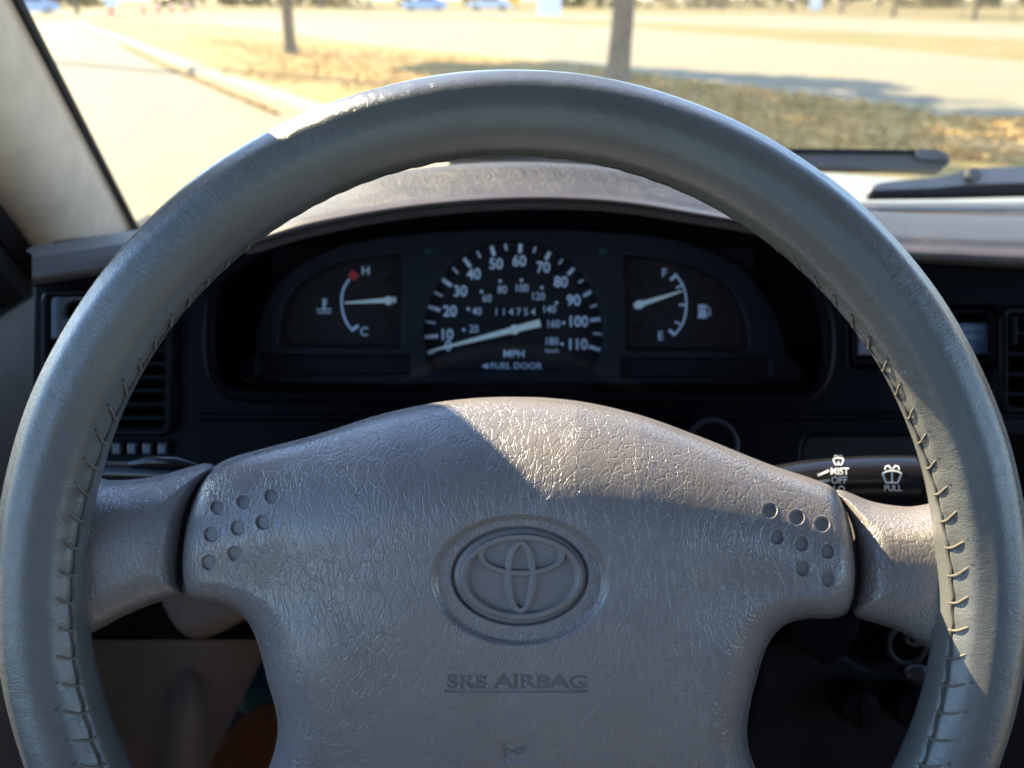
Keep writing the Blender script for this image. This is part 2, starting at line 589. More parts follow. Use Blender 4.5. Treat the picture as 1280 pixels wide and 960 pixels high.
scatter('leaf_litter', 'brown leaf litter in the tree shade by the wipers', [(G(700, 165), G(1420, 222), G(1420, 172), G(900, 150)), (G(900, 200), G(1500, 240), G(1500, 200), G(900, 170))], 12000, .06, m_leaf, HK - .01, 5)
scatter('kerb_flakes', 'loose brown flakes along the foot of the kerb', [(G(215, 88), G(222, 92), G(352, 145), G(340, 143)), (G(150, 57), G(156, 60), G(222, 92), G(214, 88)), (G(230, 80), G(245, 82), G(420, 152), G(400, 152))], 2200, .06, m_leaf, .01, 4)  # brown flakes strewn in a line along the kerb foot
# ------------------------------------------------------------------ trees
m_bark = ground_mat('bark', [(.3, (.075, .058, .04)), (.7, (.19, .155, .115))], 9, .03)
m_leafgreen = ground_mat('autumn_foliage', [(.3, (.05, .07, .015)), (.5, (.10, .11, .02)), (.7, (.22, .17, .03))], 1.2, .001)


def leaf_cloud(n, blobs, size, rg):
    v = []; f = []
    for _ in range(n):
        c, r = rg.choice(blobs)
        while True:
            d = Vector((rg.uniform(-1, 1), rg.uniform(-1, 1), rg.uniform(-1, 1)))
            if .25 < d.length < 1: break
        q = c + d * r
        s = size * rg.uniform(.6, 1.5)
        u = Vector((rg.gauss(0, 1), rg.gauss(0, 1), rg.gauss(0, .6))).normalized(); w = u.cross(Vector((rg.gauss(0, 1), rg.gauss(0, 1), rg.gauss(0, 1)))).normalized()
        k = len(v)
        v += [q - u * s, q + w * s * .45, q + u * s, q - w * s * .45]; f.append((k, k + 1, k + 2, k + 3))
    return v, f


def tree(base, h, r, crown_h0, crown_r, label, seed, leaves=3500, lean=0.0, group=None, z0=0.0, leaf=.16, flare=2.1):
    rg = random.Random(seed)
    b = Vector((base.x, base.y, z0))
    t = root('tree', label, 'tree', b, group)
    m = MB(); pts = []; rad = []
    L = h * .72
    for k in range(11):
        s = k / 10
        pts.append(b + Vector((lean * s * L + .02 * math.sin(5 * s + seed) * h * .3, .015 * math.cos(4 * s + seed) * h * .3, s * L - .05 if k == 0 else s * L)))
        rad.append(r * (1 - .62 * s) * (flare if k == 0 else 1))
    pts.insert(1, pts[0].lerp(pts[1], .12)); rad.insert(1, r * 1.45)
    pts.insert(2, pts[0].lerp(pts[2], .35)); rad.insert(2, r * 1.04)
    m.tube(pts, rad, 12)
    blobs = []
    for k in range(9):
        z = crown_h0 + (h * .72 - crown_h0) * rg.uniform(0, .8)
        p0 = b + Vector((lean * z, 0, z))
        an = k * 2.4 + rg.uniform(-.4, .4); ln = crown_r * rg.uniform(.6, 1.0)
        e = p0 + Vector((math.cos(an) * ln, math.sin(an) * ln, ln * rg.uniform(.35, .9)))
        mid = p0.lerp(e, .5) + Vector((0, 0, -.08 * ln))
        m.tube([p0, mid, e], [r * .38, r * .22, r * .06], 6)
        blobs.append((e, crown_r * rg.uniform(.32, .5))); blobs.append((mid, crown_r * .3))
    blobs.append((b + Vector((lean * h, 0, h - crown_r * .5)), crown_r * .55))
    m.build('trunk', m_bark, t)
    v, f = leaf_cloud(leaves, blobs, leaf, rg)
    mesh_obj('crown', v, f, m_leafgreen, t, False)
    return t


tree(G(366, 66, HK), 9.6, .15, 2.6, 2.6, 'slim tree at the left end of the grass island, trunk with flared foot', 5, 8500, z0=HK - .02, leaf=.22)
tree(G(773, 99, HK), 8.5, .19, 3.6, 2.2, 'thicker tree trunk straight ahead above the steering wheel rim', 6, 7000, z0=HK - .02, leaf=.22)
tree(Vector((-12.8, 21.5, 0)), 19.0, .24, 13.0, 3.6, 'tree standing behind the windshield pillar, its shade falling over the island', 11, 2600, leaf=.2)
far_tr = [(1050, 17.5, .17, .2), (1114, 21.5, .17, .15), (1216, 25.5, .15, .06), (990, 15.5, .14, .1), (903, 14, .15, .12), (98, 18, .2, 0), (243, 12, .2, .02), (462, 11, .22, 0), (402, 11, .25, 0)]
names = ['far leaning trunk just right of the white sign', 'second far leaning trunk right of the white sign', 'far thin trunk near the right edge, in front of the fence', 'far trunk just left of the white sign', 'far slanting trunk right of the thick island tree',
         'far trunk seen beside the black windshield seal', 'far trunk behind the row of orange cones', 'far trunk left of the parked pale blue car', 'far wide trunk right of the slim island tree']
for (px, py, r, ln), lb in zip(far_tr, names):
    g = G(px, py)
    tree(g, 8.5, r, 3.5, 2.4, lb, int(px), 700, lean=ln * .8, group='far trees beyond the roads', leaf=.3, flare=1.3)

# far wood: a mass of low scrub and branches behind the fence
rg = random.Random(21)
blobs = []
for k in range(150):
    x = rg.uniform(-150, 170)
    blobs.append((Vector((x, rg.uniform(118, 150), rg.uniform(.8, 5))), rg.uniform(2.0, 4.5)))
v, f = leaf_cloud(16000, blobs, .75, rg)
m_wood = ground_mat('bare_autumn_scrub', [(.3, (.06, .04, .018)), (.5, (.125, .088, .036)), (.7, (.19, .15, .055))], .35, .001, blotch=(.05, (.10, .11, .02)))
tag(mesh_obj('far_wood', v, f, m_wood, None, False), 'brown autumn wood behind the fence', kind='stuff')

# fence at the far side on the right
m_fence = plain('fence_metal', (.20, .17, .13), .6)
m_fmesh = glass('fence_wire', .30, dust_scale=3)
A = G(755, 12.5); B = G(1500, 29)
ft = root('wire_fence', 'thin wire fence on posts along the far grass on the right', 'fence', A)
nP = 17
posts = [A.lerp(B, k / (nP - 1)) for k in range(nP)]
pm = None
for k, p in enumerate(posts):
    m = MB(); m.tube([p, p + Vector((0, 0, 1.9))], .045, 8); m.build('post', m_fence, ft)
m = MB()
for hz in (.12, .95, 1.85):
    m.tube([A + Vector((0, 0, hz)), B + Vector((0, 0, hz))], .022, 6)
m.build('rail', m_fence, ft)
m = MB()
D = (B - A); n = 260
for k in range(n):
    p = A + D * ((k + .5) / n)
    m.tube([p + Vector((0, 0, .1)), p + Vector((0, 0, 1.85))], .008, 3, cap=False)
tag(m.build('wire_mesh', m_fence, ft), kind='stuff')

# cones, signs
m_cone = plain('orange_cone_plastic', (.75, .12, .02), .5)
m_signw = plain('sign_white', (.78, .80, .84), .5, var=.03)
m_signy = plain('sign_yellow', (.85, .42, .01), .5, var=.04)
m_post = plain('galvanised_post', (.35, .34, .32), .5)
first = None
cone_lab = ['orange traffic cone, leftmost of the far row left of the slim tree', 'second orange traffic cone from the left in the far row', 'third orange traffic cone from the left in the far row', 'fourth orange traffic cone from the left in the far row', 'rightmost orange traffic cone of the far row, nearest the slim tree']
for (px, py), lb in zip([(139, 17), (180, 16.5), (198, 16), (215, 16), (233, 15.5)], cone_lab):
    g = G(px, py)
    if first is None:
        first = root('traffic_cone', lb, 'traffic cone', g, 'orange cones across the far road')
        m = MB(); m.box(g + Vector((0, 0, .02)), (.55, .55, .04)); m.build('base', m_cone, first)
        m = MB(); m.tube([g + Vector((0, 0, .04)), g + Vector((0, 0, 1.05))], [.24, .06], 14); m.build('cone', m_cone, first)
        m = MB(); m.tube([g + Vector((0, 0, .5)), g + Vector((0, 0, .7))], [.166, .129], 14, cap=False); m.build('reflective_band', m_signw, first)
    else:
        c = first.copy(); COL.objects.link(c); c.location = g; c['label'] = lb
        for ch in first.children:
            d = ch.copy(); COL.objects.link(d); d.parent = c


def sign(px, py, w, h, z0, mat, label, diamond=False, posts=1):
    g = G(px, py)
    t = root('road_sign', label, 'sign', g)
    m = MB()
    if posts == 1:
        m.tube([g, g + Vector((0, 0, z0 + h * .5))], .04, 8)
    else:
        for s in (-1, 1):
            m2 = MB(); m2.tube([g + Vector((s * w * .4, .0, 0)), g + Vector((s * w * .4, 0, z0 + h * .8))], .04, 8); m2.build('post', m_post, t)
    if m.v: m.build('post', m_post, t)
    m = MB()
    M4 = Matrix.Rotation(R(45), 4, 'Y') if diamond else None
    m.box(g + Vector((0, -.07, z0 + h * .5)), (w, .03, h), M4)
    m.build('panel', mat, t)
    return t


sign(1017, 18, 1.0, 2.1, .35, m_signw, 'white upright sign board between the far leaning trunks')
sign(642, 17, .95, .95, .75, m_signy, 'yellow diamond warning sign beyond the road', True)
sign(144, 19, 1.2, .8, .75, m_signw, 'small white sign on a post left of the cones')
sign(686, 22, 1.7, 1.5, .2, m_signw, 'wide pale sign board right of the yellow diamond', False, 2)

# parked cars, far
m_carblue = plain('pale_blue_paint', (.32, .47, .68), .3, coat=.5)
m_carwhite = plain('silver_paint', (.55, .58, .62), .3, coat=.5)
m_carglass = plain('dark_car_glass', (.03, .035, .04), .1)
m_tyre = plain('tyre_rubber', (.02, .02, .02), .8)
m_hub = plain('alloy', (.45, .45, .46), .35, metallic=.8)


def parked_car(g, rz, paint, label, group):
    t = root('parked_car', label, 'car', g, group, Matrix.Translation(g) @ Matrix.Rotation(rz, 4, 'Z'))
    T = t.matrix_world
    def loft(name, prof, half, mat, inset=.0):
        secs = [(-half, .93), (-half * .93, 1), (half * .93, 1), (half, .93)]
        v = []; f = []; n = len(prof)
        for (yy, sc) in secs:
            for (x, z) in prof:
                v.append(T @ Vector((x * (.985 if sc < 1 else 1), yy - (math.copysign(inset * max(0, z - .75), yy)), .32 + (z - .32) * sc if z > .5 else z)))
        for i in range(3):
            for k in range(n):
                f.append((i * n + k, i * n + (k + 1) % n, (i + 1) * n + (k + 1) % n, (i + 1) * n + k))
        f.append(tuple(range(n - 1, -1, -1))); f.append(tuple(range(3 * n, 4 * n)))
        return fix_normals(mesh_obj(name, v, f, mat, t, True, 30))
    body = cr([(-2.2, .35), (-2.25, .65), (-2.1, .85), (-1.35, .95), (-.8, 1.0), (1.2, 1.0), (2.0, .92), (2.2, .8), (2.25, .5), (2.15, .3), (0, .24)], 4, True)
    loft('body', [tuple(p) for p in body], .88, paint)
    roof = cr([(-1.2, .95), (-.55, 1.38), (.1, 1.46), (.8, 1.42), (1.65, .98), (.2, .93)], 4, True)
    loft('cabin', [tuple(p) for p in roof], .84, paint, .28)
    for s in (-1, 1):
        for xs in ([(-.95, 1.0), (-.48, 1.33), (.1, 1.38), (.1, 1.0)], [(.18, 1.0), (.18, 1.38), (.72, 1.34), (1.3, 1.02)]):
            v = [T @ Vector((x, s * (.85 - .28 * max(0, z - .75) + .006), z)) for x, z in xs]
            mesh_obj('window', v, [(0, 1, 2, 3)], m_carglass, t, False)
        for x in (-1.38, 1.38):
            w = MB(); c = Vector((x, s * .80, .32))
            w.tube([T @ (c - Vector((0, .1, 0))), T @ (c + Vector((0, .1, 0)))], .32, 18)
            wo = w.build('wheel', m_tyre, t)
            w = MB(); w.tube([T @ (c - Vector((0, .108, 0))), T @ (c + Vector((0, .108, 0)))], .19, 12); w.build('rim', m_hub, wo)
    for x, s in ((-2.19, -1), (-2.19, 1)):
        w = MB(); w.box(T @ Vector((x, s * .6, .72)), (.14, .3, .14)); w.build('headlight', m_signw, t)
    return t


parked_car(G(531, 14.2), R(6), m_carblue, 'pale blue car parked beyond the road, left of the yellow sign', 'cars parked beyond the road')
parked_car(G(612, 13.8), R(-5), m_carwhite, 'silver car parked just behind the yellow sign', 'cars parked beyond the road')
parked_car(G(38, 17.5), R(40), m_carblue, 'pale car at the far left beside the windshield pillar', 'cars parked beyond the road')

# ------------------------------------------------------------------ windshield, pillars, roof, doors
dP = (Vector((.058, 0, 0)) + UP * .095 + AX * -.29)        # direction of the pillar, going up and back
pf0 = P(166, 279, .84)      # foot of the pillar along the glass
pb0 = P(36, 306, .70)       # foot along the door
XR = .93                    # the right pillar mirrors the left about the middle of the cab
XM = (pf0.x + XR + .0) / 2


def mirx(p): return Vector((2 * XM - p.x, p.y, p.z))


pt = root('pillar_trim', 'tan moulded trim on the left windshield pillar, with black seal along the glass', 'pillar', pf0)  # pale tone is base colour, no direct sun falls on this trim
def pillar(parent, fn, seal_parent=None):
    # cross-section from the seal to the door edge, swept along the pillar, foot flared
    v = []; f = []; n = 14; rows = 22
    for i in range(rows):
        t = -.12 + 2.42 * i / (rows - 1)
        flare = math.exp(-max(t, 0) * 7.0)
        a = pf0 + dP * t; b = pb0 + dP * t
        a = a + Vector((-.003, 0, 0))
        out = Vector((.02, -.035, -.0)) * (1 + .1 * flare)
        for k in range(n):
            s = k / (n - 1)
            p = a.lerp(b, s) + out * math.sin(math.pi * s) ** .8 * .9
            p += Vector((.0, -.02, -.01)) * flare * math.sin(math.pi * s)
            v.append(fn(p))
        for s in (0, ):
            pass
    for i in range(rows - 1):
        for k in range(n - 1):
            f.append((i * n + k, i * n + k + 1, (i + 1) * n + k + 1, (i + 1) * n + k))
    # back of the pillar: outer metal
    nb = len(v)
    for i in range(rows):
        t = -.12 + 2.42 * i / (rows - 1)
        v.append(fn(pf0 + dP * t + Vector((-.055, .03, .03)))); v.append(fn(pb0 + dP * t + Vector((-.035, .02, .02))))
    for i in range(rows - 1):
        f.append((nb + 2 * i, nb + 2 * i + 1, nb + 2 * i + 3, nb + 2 * i + 2))
        f.append((i * n, nb + 2 * i, nb + 2 * i + 2, (i + 1) * n))
        f.append((i * n + n - 1, (i + 1) * n + n - 1, nb + 2 * i + 3, nb + 2 * i + 1))
    o = mesh_obj('trim', v, f, m_trim, parent)
    m = MB(); pts = []
    for i in range(20):
        t = -.08 + 2.36 * i / 19
        pts.append(fn(pf0 + dP * t + Vector((-.006, .003, .003))))
    m.tube(pts, .0072, 8); m.build('seal', m_rubber, parent)
    return o
pillar(pt, lambda p: p)
pt2 = root('pillar_trim', 'matching trim of the passenger side windshield pillar', 'pillar', mirx(pf0))
pillar(pt2, mirx)

# windshield
top_t = 2.22
wa = pf0 + dP * -.12 + Vector((-.012, .012, .012)); wb = pf0 + dP * top_t + Vector((-.012, .012, .012))
v = []; f = []; nx, ny = 24, 14
for j in range(ny + 1):
    l = wa.lerp(wb, j / ny); r_ = mirx(l)
    for i in range(nx + 1):
        s = i / nx; bow = .035 * (1 - (2 * s - 1) ** 2)
        v.append(l.lerp(r_, s) + Vector((0, bow, bow * .5)))
for j in range(ny):
    for i in range(nx):
        a = j * (nx + 1) + i; f.append((a, a + 1, a + nx + 2, a + nx + 1))
o = mesh_obj('windshield', v, f, m_glass); tag(o, 'dusty clear windshield between the pillars', 'windshield')

# roof and back of the cab, unseen but they shade the cabin
cs = root('cab_shell', 'roof lining and rear wall of the cab above and behind the driver', 'cab', (XM, -.4, .6)); cs['kind'] = 'structure'
hdr = wb + Vector((0, -.01, 0)); zr = hdr.z + .03
xl, xr = -.44, 2 * XM + .44
m = MB(); m.box(((xl + xr) / 2, (hdr.y - .75) / 2 + .01, zr + .035), (xr - xl + .04, hdr.y + .75, .06)); m.build('roof', m_liner, cs)
m = MB(); m.box(((xl + xr) / 2, hdr.y - .005, zr - .01), (xr - xl - .1, .07, .05)); m.build('header', m_liner, cs)
yb = -.74
m = MB()
m.box(((xl + xr) / 2, yb, .62), (xr - xl, .05, .92))
for x in (xl + .1, xr - .1): m.box((x, yb, 1.33), (.2, .049, .52))
m.box(((xl + xr) / 2, yb, zr - .06), (xr - xl - .4, .048, .14))
m.build('rear_wall', m_liner, cs)
m = MB(); m.box(((xl + xr) / 2, yb, 1.29), (xr - xl - .38, .006, .46)); m.build('rear_window', m_rearglass, cs)
m = MB(); m.box(((xl + xr) / 2, .25, .33), (xr - xl, 2.0, .04)); m.build('cab_floor', m_black, cs)
m = MB(); m.box(((xl + xr) / 2, 1.0, .72), (xr - xl, .04, .78)); m.build('firewall', m_black, cs)


def door(side):
    fn = (lambda p: Vector(p)) if side < 0 else (lambda p: mirx(Vector(p)))
    t = root('cab_door', 'brown grey trimmed driver door at the left edge' if side < 0 else 'passenger door trim at the far right of the cab', 'door', fn((-.44, .1, .6)))
    v = []; f = []
    ys = np.linspace(-.72, 1.02, 24); zs = [.36, .55, .75, .9, 1.0, 1.06, 1.10]; xo = [-.445, -.44, -.43, -.425, -.435, -.447, -.465]
    for y in ys:
        for z, x in zip(zs, xo): v.append(fn((x, y, z)))
    n = len(zs)
    for i in range(len(ys) - 1):
        for k in range(n - 1): f.append((i * n + k, i * n + k + 1, (i + 1) * n + k + 1, (i + 1) * n + k))
    mesh_obj('door_panel', v, f, m_door, t)
    m = MB()   # window frame: belt, rear post, top, and the black corner behind the pillar
    pts = [fn(pb0 + dP * tt + Vector((-.03, -.022, -.015))) for tt in np.linspace(-.1, 2.2, 12)]
    m.tube(pts, .025, 10)  # front post set back and thickened so the pillar's shadow widens
    m.tube([fn(pb0 + dP * tt + Vector((-.014, .0, .0))) for tt in np.linspace(-.1, 2.2, 12)], .019, 10)  # unseen tube added to stop sun slipping between trim and frame
    m.tube([fn((-.46, -.7, 1.10)), fn((-.46, .62, 1.10))], .012, 8)
    m.tube([fn((-.455, -.69, 1.10)), fn((-.40, -.66, zr))], .03, 8)
    m.tube([fn((-.40, -.7, zr - .01)), fn((-.40, hdr.y, zr - .01))], .025, 8)
    m.build('window_frame', m_rubber, t)
    q = [fn(p) for p in ((-.462, .90, 1.06), (-.462, .56, 1.06), (-.452, .57, 1.27), (-.456, .74, 1.22))]
    qb = [p + Vector((-.012 * (1 if side < 0 else -1), 0, 0)) for p in q]
    m = MB(); m.add(q + qb, [(0, 1, 2, 3), (7, 6, 5, 4), (0, 4, 5, 1), (1, 5, 6, 2), (2, 6, 7, 3), (3, 7, 4, 0)]); m.build('mirror_cover', m_rubber, t)
    gl = [fn(p) for p in ((-.462, -.66, 1.10), (-.462, .43, 1.10), (-.415, .12, 1.60), (-.405, -.64, 1.60))]
    mesh_obj('window_glass', gl, [(0, 1, 2, 3)], m_window, t, False)
    return t


door(-1); door(1)

# bench seat behind the wheel, unseen by the lens
st = root('bench_seat', 'grey cloth bench seat behind the camera', 'seat', (XM, -.3, .4))
def soft_box(c, d, name, mat, parent, rx=0):
    bm = bmesh.new(); bmesh.ops.create_cube(bm, size=1)
    bmesh.ops.scale(bm, vec=d, verts=bm.verts)
    bmesh.ops.bevel(bm, geom=bm.edges[:], offset=min(d) * .3, segments=3, affect='EDGES', profile=.6)
    bmesh.ops.rotate(bm, cent=(0, 0, 0), matrix=Matrix.Rotation(rx, 3, 'X'), verts=bm.verts)
    v = [Vector(c) + x.co for x in bm.verts]; f = [tuple(q.index for q in x.verts) for x in bm.faces]; bm.free()
    return mesh_obj(name, v, f, mat, parent, True, 50)
soft_box((XM, -.2, .68), (1.25, .5, .16), 'cushion', m_seat, st, R(6))
soft_box((XM, -.52, 1.0), (1.25, .14, .6), 'backrest', m_seat, st, R(-14))

# ------------------------------------------------------------------ bonnet and wipers
v = []; f = []; nx, ny = 20, 14
for j in range(ny + 1):
    s = j / ny
    y = .87 + 1.08 * s
    z = CAM.z - .215 - .085 * s - .10 * s ** 3
    for i in range(nx + 1):
        q = i / nx * 2 - 1
        x = XM + q * (.74 - .06 * s)
        v.append((x, y - .04 * q * q * s * 2, z - .035 * q * q - .05 * abs(q) ** 8 - (.012 if abs(abs(q) - .45) < .03 else 0)))
for j in range(ny):
    for i in range(nx):
        a = j * (nx + 1) + i; f.append((a, a + 1, a + nx + 2, a + nx + 1))
nb = len(v)
for i in range(nx + 1): v.append((v[ny * (nx + 1) + i][0], v[ny * (nx + 1) + i][1] + .05, .75))
for i in range(nx): f.append((ny * (nx + 1) + i, ny * (nx + 1) + i + 1, nb + i + 1, nb + i))
o = mesh_obj('bonnet', v, f, m_paint); tag(o, 'pale silver car bonnet just beyond the wipers', 'bonnet')


def prism(path_px, Zs, back, mat, name, parent):
    """a bar whose face is a pixel outline at its own depth, with real thickness away from the driver"""
    pts = [P(x, y, z) for (x, y), z in zip(path_px, Zs)]
    n = len(pts); v = pts + [p + back for p in pts]
    f = [tuple(range(n)), tuple(range(2 * n - 1, n - 1, -1))] + [(i, n + i, n + (i + 1) % n, (i + 1) % n) for i in range(n)]
    return fix_normals(mesh_obj(name, v, f, mat, parent, True, 30))


WN = AX * .012 + UP * -.002
w1 = root('windshield_wiper', 'black wiper blade lying flat along the bottom of the windshield, its blunt tip in view', 'wiper', P(1100, 200, .8), 'windshield wipers')
prism([(560, 197), (700, 194), (900, 191), (1000, 190), (1150, 191), (1178, 193), (1188, 203), (1176, 213), (1150, 211), (1000, 208), (900, 206), (700, 202), (560, 200)], [.80] * 13, WN, m_wiper, 'blade', w1)
prism([(560, 193.5), (700, 190), (1000, 185.5), (1150, 187), (1150, 191.5), (1000, 190.5), (700, 194.5), (560, 197.5)], [.797] * 8, WN * .7, m_rubber, 'rubber_strip', w1)
prism(rounded([(1146, 186), (1170, 186.5), (1184, 192), (1188, 201), (1180, 200), (1146, 198)], 3, 3), [.795] * 24, WN, m_wiper, 'end_cap', w1)
w2 = root('windshield_wiper', 'wiper arm with a round pivot rising from the right edge of the windshield', 'wiper', P(1220, 225, .82), 'windshield wipers')
arm = cr([(1094, 231), (1130, 225), (1180, 221), (1205, 213), (1225, 210), (1300, 208), (1420, 204), (1420, 226), (1300, 228), (1225, 230), (1180, 234), (1130, 240), (1100, 242)], 3, True)
prism([tuple(p) for p in arm], [.80] * len(arm), WN * 1.2, plain('wiper_arm_metal', (.34, .34, .32), .5), 'arm', w2)
prism([(1090, 238), (1180, 235), (1300, 231), (1420, 228), (1420, 236), (1300, 240), (1180, 243), (1090, 244)], [.798] * 8, WN, m_rubber, 'blade', w2)
m = MB(); c = P(1217, 219, .796); m.tube([c, c + AX * .012], .0075, 14); m.build('pivot', m_wiper, w2)
m = MB(); c = P(1217, 219, .794); m.tube([c, c + AX * .004], .0045, 12); m.build('pivot_cap', m_wiper, w2)

# ------------------------------------------------------------------ dashboard
db = root('dashboard', 'grey brown moulded dashboard with a hump over the instruments and dark fascia', 'dashboard', P(640, 400, .55))
prof = np.array([  # x, crest, end of the pad, bottom of the lip (pixels)
    (40, 309, 324, 356), (110, 297, 315, 346), (170, 288, 306, 336), (250, 283, 298, 322), (320, 274, 288, 307), (380, 256, 270, 290), (453, 223, 257, 274),
    (525, 210, 247, 263), (598, 204, 241, 256), (670, 203, 239, 253), (743, 207, 242, 255), (800, 214, 248, 261), (864, 226, 259, 271), (937, 240, 272, 283),
    (1000, 252, 284, 300), (1060, 260, 296, 316), (1120, 266, 303, 326), (1200, 269, 306, 331), (1300, 272, 309, 336), (1600, 276, 314, 344), (2000, 280, 320, 350), (2350, 282, 324, 352)])
pr = cr(prof, 5)
hump = np.clip((262 - pr[:, 1]) / 60, 0, 1)
rows = []
far_y, far_z = .845, CAM.z - .196
def wpt(px, py, Z): return PA(px, py, Z)
L0 = PA(pr[:, 0], pr[:, 3] + 1, .505 + 0 * pr[:, 0])
L1 = PA(pr[:, 0], pr[:, 3] - 1, .470 + 0 * pr[:, 0])
L2 = PA(pr[:, 0], pr[:, 3] * .55 + pr[:, 2] * .45, .462 + 0 * pr[:, 0])
L3 = PA(pr[:, 0], pr[:, 2], .472 + 0 * pr[:, 0])
Zc = .515 + .03 * (1 - hump)
L4 = PA(pr[:, 0], pr[:, 1] * .35 + pr[:, 2] * .65, .485 + 0 * pr[:, 0])
L5 = PA(pr[:, 0], pr[:, 1], Zc)
far = L5.copy(); far[:, 1] = far_y; far[:, 2] = far_z; far[:, 0] = L5[:, 0] * 1.0
L6 = L5 * .72 + far * .28; L6[:, 2] -= .006 * 1.0 - (.0)
L7 = L5 * .35 + far * .65; L7[:, 2] -= .008
lanes = [L0, L1, L2, L3, L4, L5, L6, L7, far]
ctrl = np.stack(lanes, 1)
n = ctrl.shape[0]
rowsv = np.stack([cr(ctrl[i], 5) for i in range(n)])      # n, m, 3
mrow = rowsv.shape[1]
split = 3 * 5 - 1
def grid_faces(n, m):
    a = (np.arange(n - 1)[:, None] * m + np.arange(m - 1)[None]).ravel()
    return np.stack([a, a + 1, a + m + 1, a + m], 1)
o = mesh_obj('dash_pad', rowsv[:, split:].reshape(-1, 3), grid_faces(n, mrow - split)[:, ::-1], m_dash, db)
o = mesh_obj('dash_lip', rowsv[:, :split + 1].reshape(-1, 3), grid_faces(n, split + 1)[:, ::-1], m_dashlip, db)
# left end of the pad
e = rowsv[0]; v = list(e) + [x + np.array([.001, .03, -.004]) for x in e]
f = [(i, i + 1, len(e) + i + 1, len(e) + i) for i in range(len(e) - 1)]
mesh_obj('dash_end', v, f, m_dashlip, db)

ZF = .50
opening = [tuple(p) for p in cr([(262, 400), (266, 366), (285, 340), (330, 312), (400, 284), (480, 268), (560, 259), (640, 256), (720, 257), (800, 263), (880, 275), (950, 292), (990, 316), (1018, 352), (1034, 400), (1036, 440), (1030, 472), (1012, 494), (985, 500), (900, 500), (640, 498), (400, 497), (310, 495), (284, 489), (268, 472), (262, 445)], 4, True)]
pocketR = rrect(1064, 384, 1246, 458, 8)
ventR = rrect(1253, 388, 1420, 512, 10)
ventL = rrect(58, 366, 212, 540, 12)
shelf = rrect(1004, 546, 1320, 640, 18)
topedge = [(q[0], q[3] - 3) for q in pr[::2]]
outline = topedge + [(2350, 640), (1330, 660), (1000, 662), (800, 640), (600, 640), (230, 640), (120, 610), (44, 590), (36, 480)]
plate('fascia', outline, [opening, pocketR, ventR, ventL, shelf], ZF, .012, m_fascia, db, .003)
# rounded lip round the instrument opening
op3 = [P(x, y, ZF - .001) for x, y in opening]
m = MB(); m.tube(op3 + [op3[0], op3[1]], .0042, 8, cap=False); m.build('opening_lip', m_fascia, db)
# tunnel walls
n = len(opening); v = [P(x, y, ZF + .003) for x, y in opening] + [P(640 + (x - 640) * .99, 400 + (y - 400) * .99, .575) for x, y in opening]
mesh_obj('instrument_hood', v, [(i, (i + 1) % n, n + (i + 1) % n, n + i) for i in range(n)], m_black, db)
# inner brow, thin second lip just below the pad
brow = [P(q[0], q[3] + 1.5, .486) for q in pr if 300 < q[0] < 1000]
m = MB(); m.tube(brow, .0035, 8); m.build('inner_brow', m_dashlip, db)
# crease under the opening and lower panels
m = MB(); m.tube([P(250, 521, ZF - .002), P(640, 523, ZF - .002), P(1330, 519, ZF - .002)], .0022, 6); m.build('crease', m_fascia, db)
def pocket(name, poly, Z0, Z1, mat, parent):
    n = len(poly); v = [P(x, y, Z0) for x, y in poly] + [P(640 + (x - 640) * Z0 / Z1, 480 + (y - 480) * Z0 / Z1, Z1) for x, y in poly]
    return mesh_obj(name, v, [(i, (i + 1) % n, n + (i + 1) % n, n + i) for i in range(n)] + [tuple(range(n, 2 * n))], mat, parent, True, 30)
pocket('shelf_recess', shelf, ZF + .004, .53, plain('shelf_plastic', (.014, .0125, .012), .5, spec=.15), db)
pocket('switch_recess', pocketR, ZF + .004, .525, m_black, db)
# lower dash: leans away below, down to the knees
def lower():
    v = []; cols = list(np.linspace(36, 2350, 30)); lanes = [(628, .503), (660, .495), (700, .505), (760, .545), (800, .60)]
    for x in cols:
        for y, Z in lanes: v.append(P(640 + (x - 640), y, Z))
    return v, [(i * 5 + k, i * 5 + k + 1, (i + 1) * 5 + k + 1, (i + 1) * 5 + k) for i in range(29) for k in range(4)]
v, f = lower(); mesh_obj('lower_panel', v, f, m_fascia, db)

def vent(poly, name, label, slats, xs, Zs, frame_mat=m_fascia, knob=None):
    x0 = min(p[0] for p in poly); x1 = max(p[0] for p in poly); y0 = min(p[1] for p in poly); y1 = max(p[1] for p in poly)
    o = pocket('air_vent', poly, ZF + .004, .545, m_black, db)
    o['label'] = label
    fr = [P(x, y, ZF - .006) for x, y in poly]
    m = MB(); m.tube(fr + [fr[0], fr[1]], .0028, 8, cap=False); m.build('vent_frame', frame_mat, o)
    for y in slats:
        v = []
        a = P(xs[0], y, ZF + .004); b = P(xs[1], y, ZF + .004)
        dn = UP * -.0022; bk = AX * .018 + UP * -.006
        m = MB(); m.add([a, b, b + bk, a + bk, a + dn, b + dn, b + bk + dn, a + bk + dn], [(0, 1, 2, 3), (7, 6, 5, 4), (0, 4, 5, 1), (1, 5, 6, 2), (2, 6, 7, 3), (3, 7, 4, 0)])
        m.build('slat', m_fascia, o)
    if knob:
        kx, ky, w, h = knob
        plate('vent_tab', rrect(kx - w / 2, ky - h / 2, kx + w / 2, ky + h / 2, 4), [], ZF - .004, .012, m_black, o, .002)
    return o
vl = vent(ventL, 'air_vent', 'slatted air vent behind the left of the rim', [436, 452, 469, 486, 503, 520, 533], (64, 207), None)
plate('blank_cover', rrect(56, 366, 207, 424, 9), [ellipse(96, 388, 17, 13, 20)], ZF + .002, .006, plain('blue_grey_plastic', (.055, .062, .08), .38), vl, .0015)
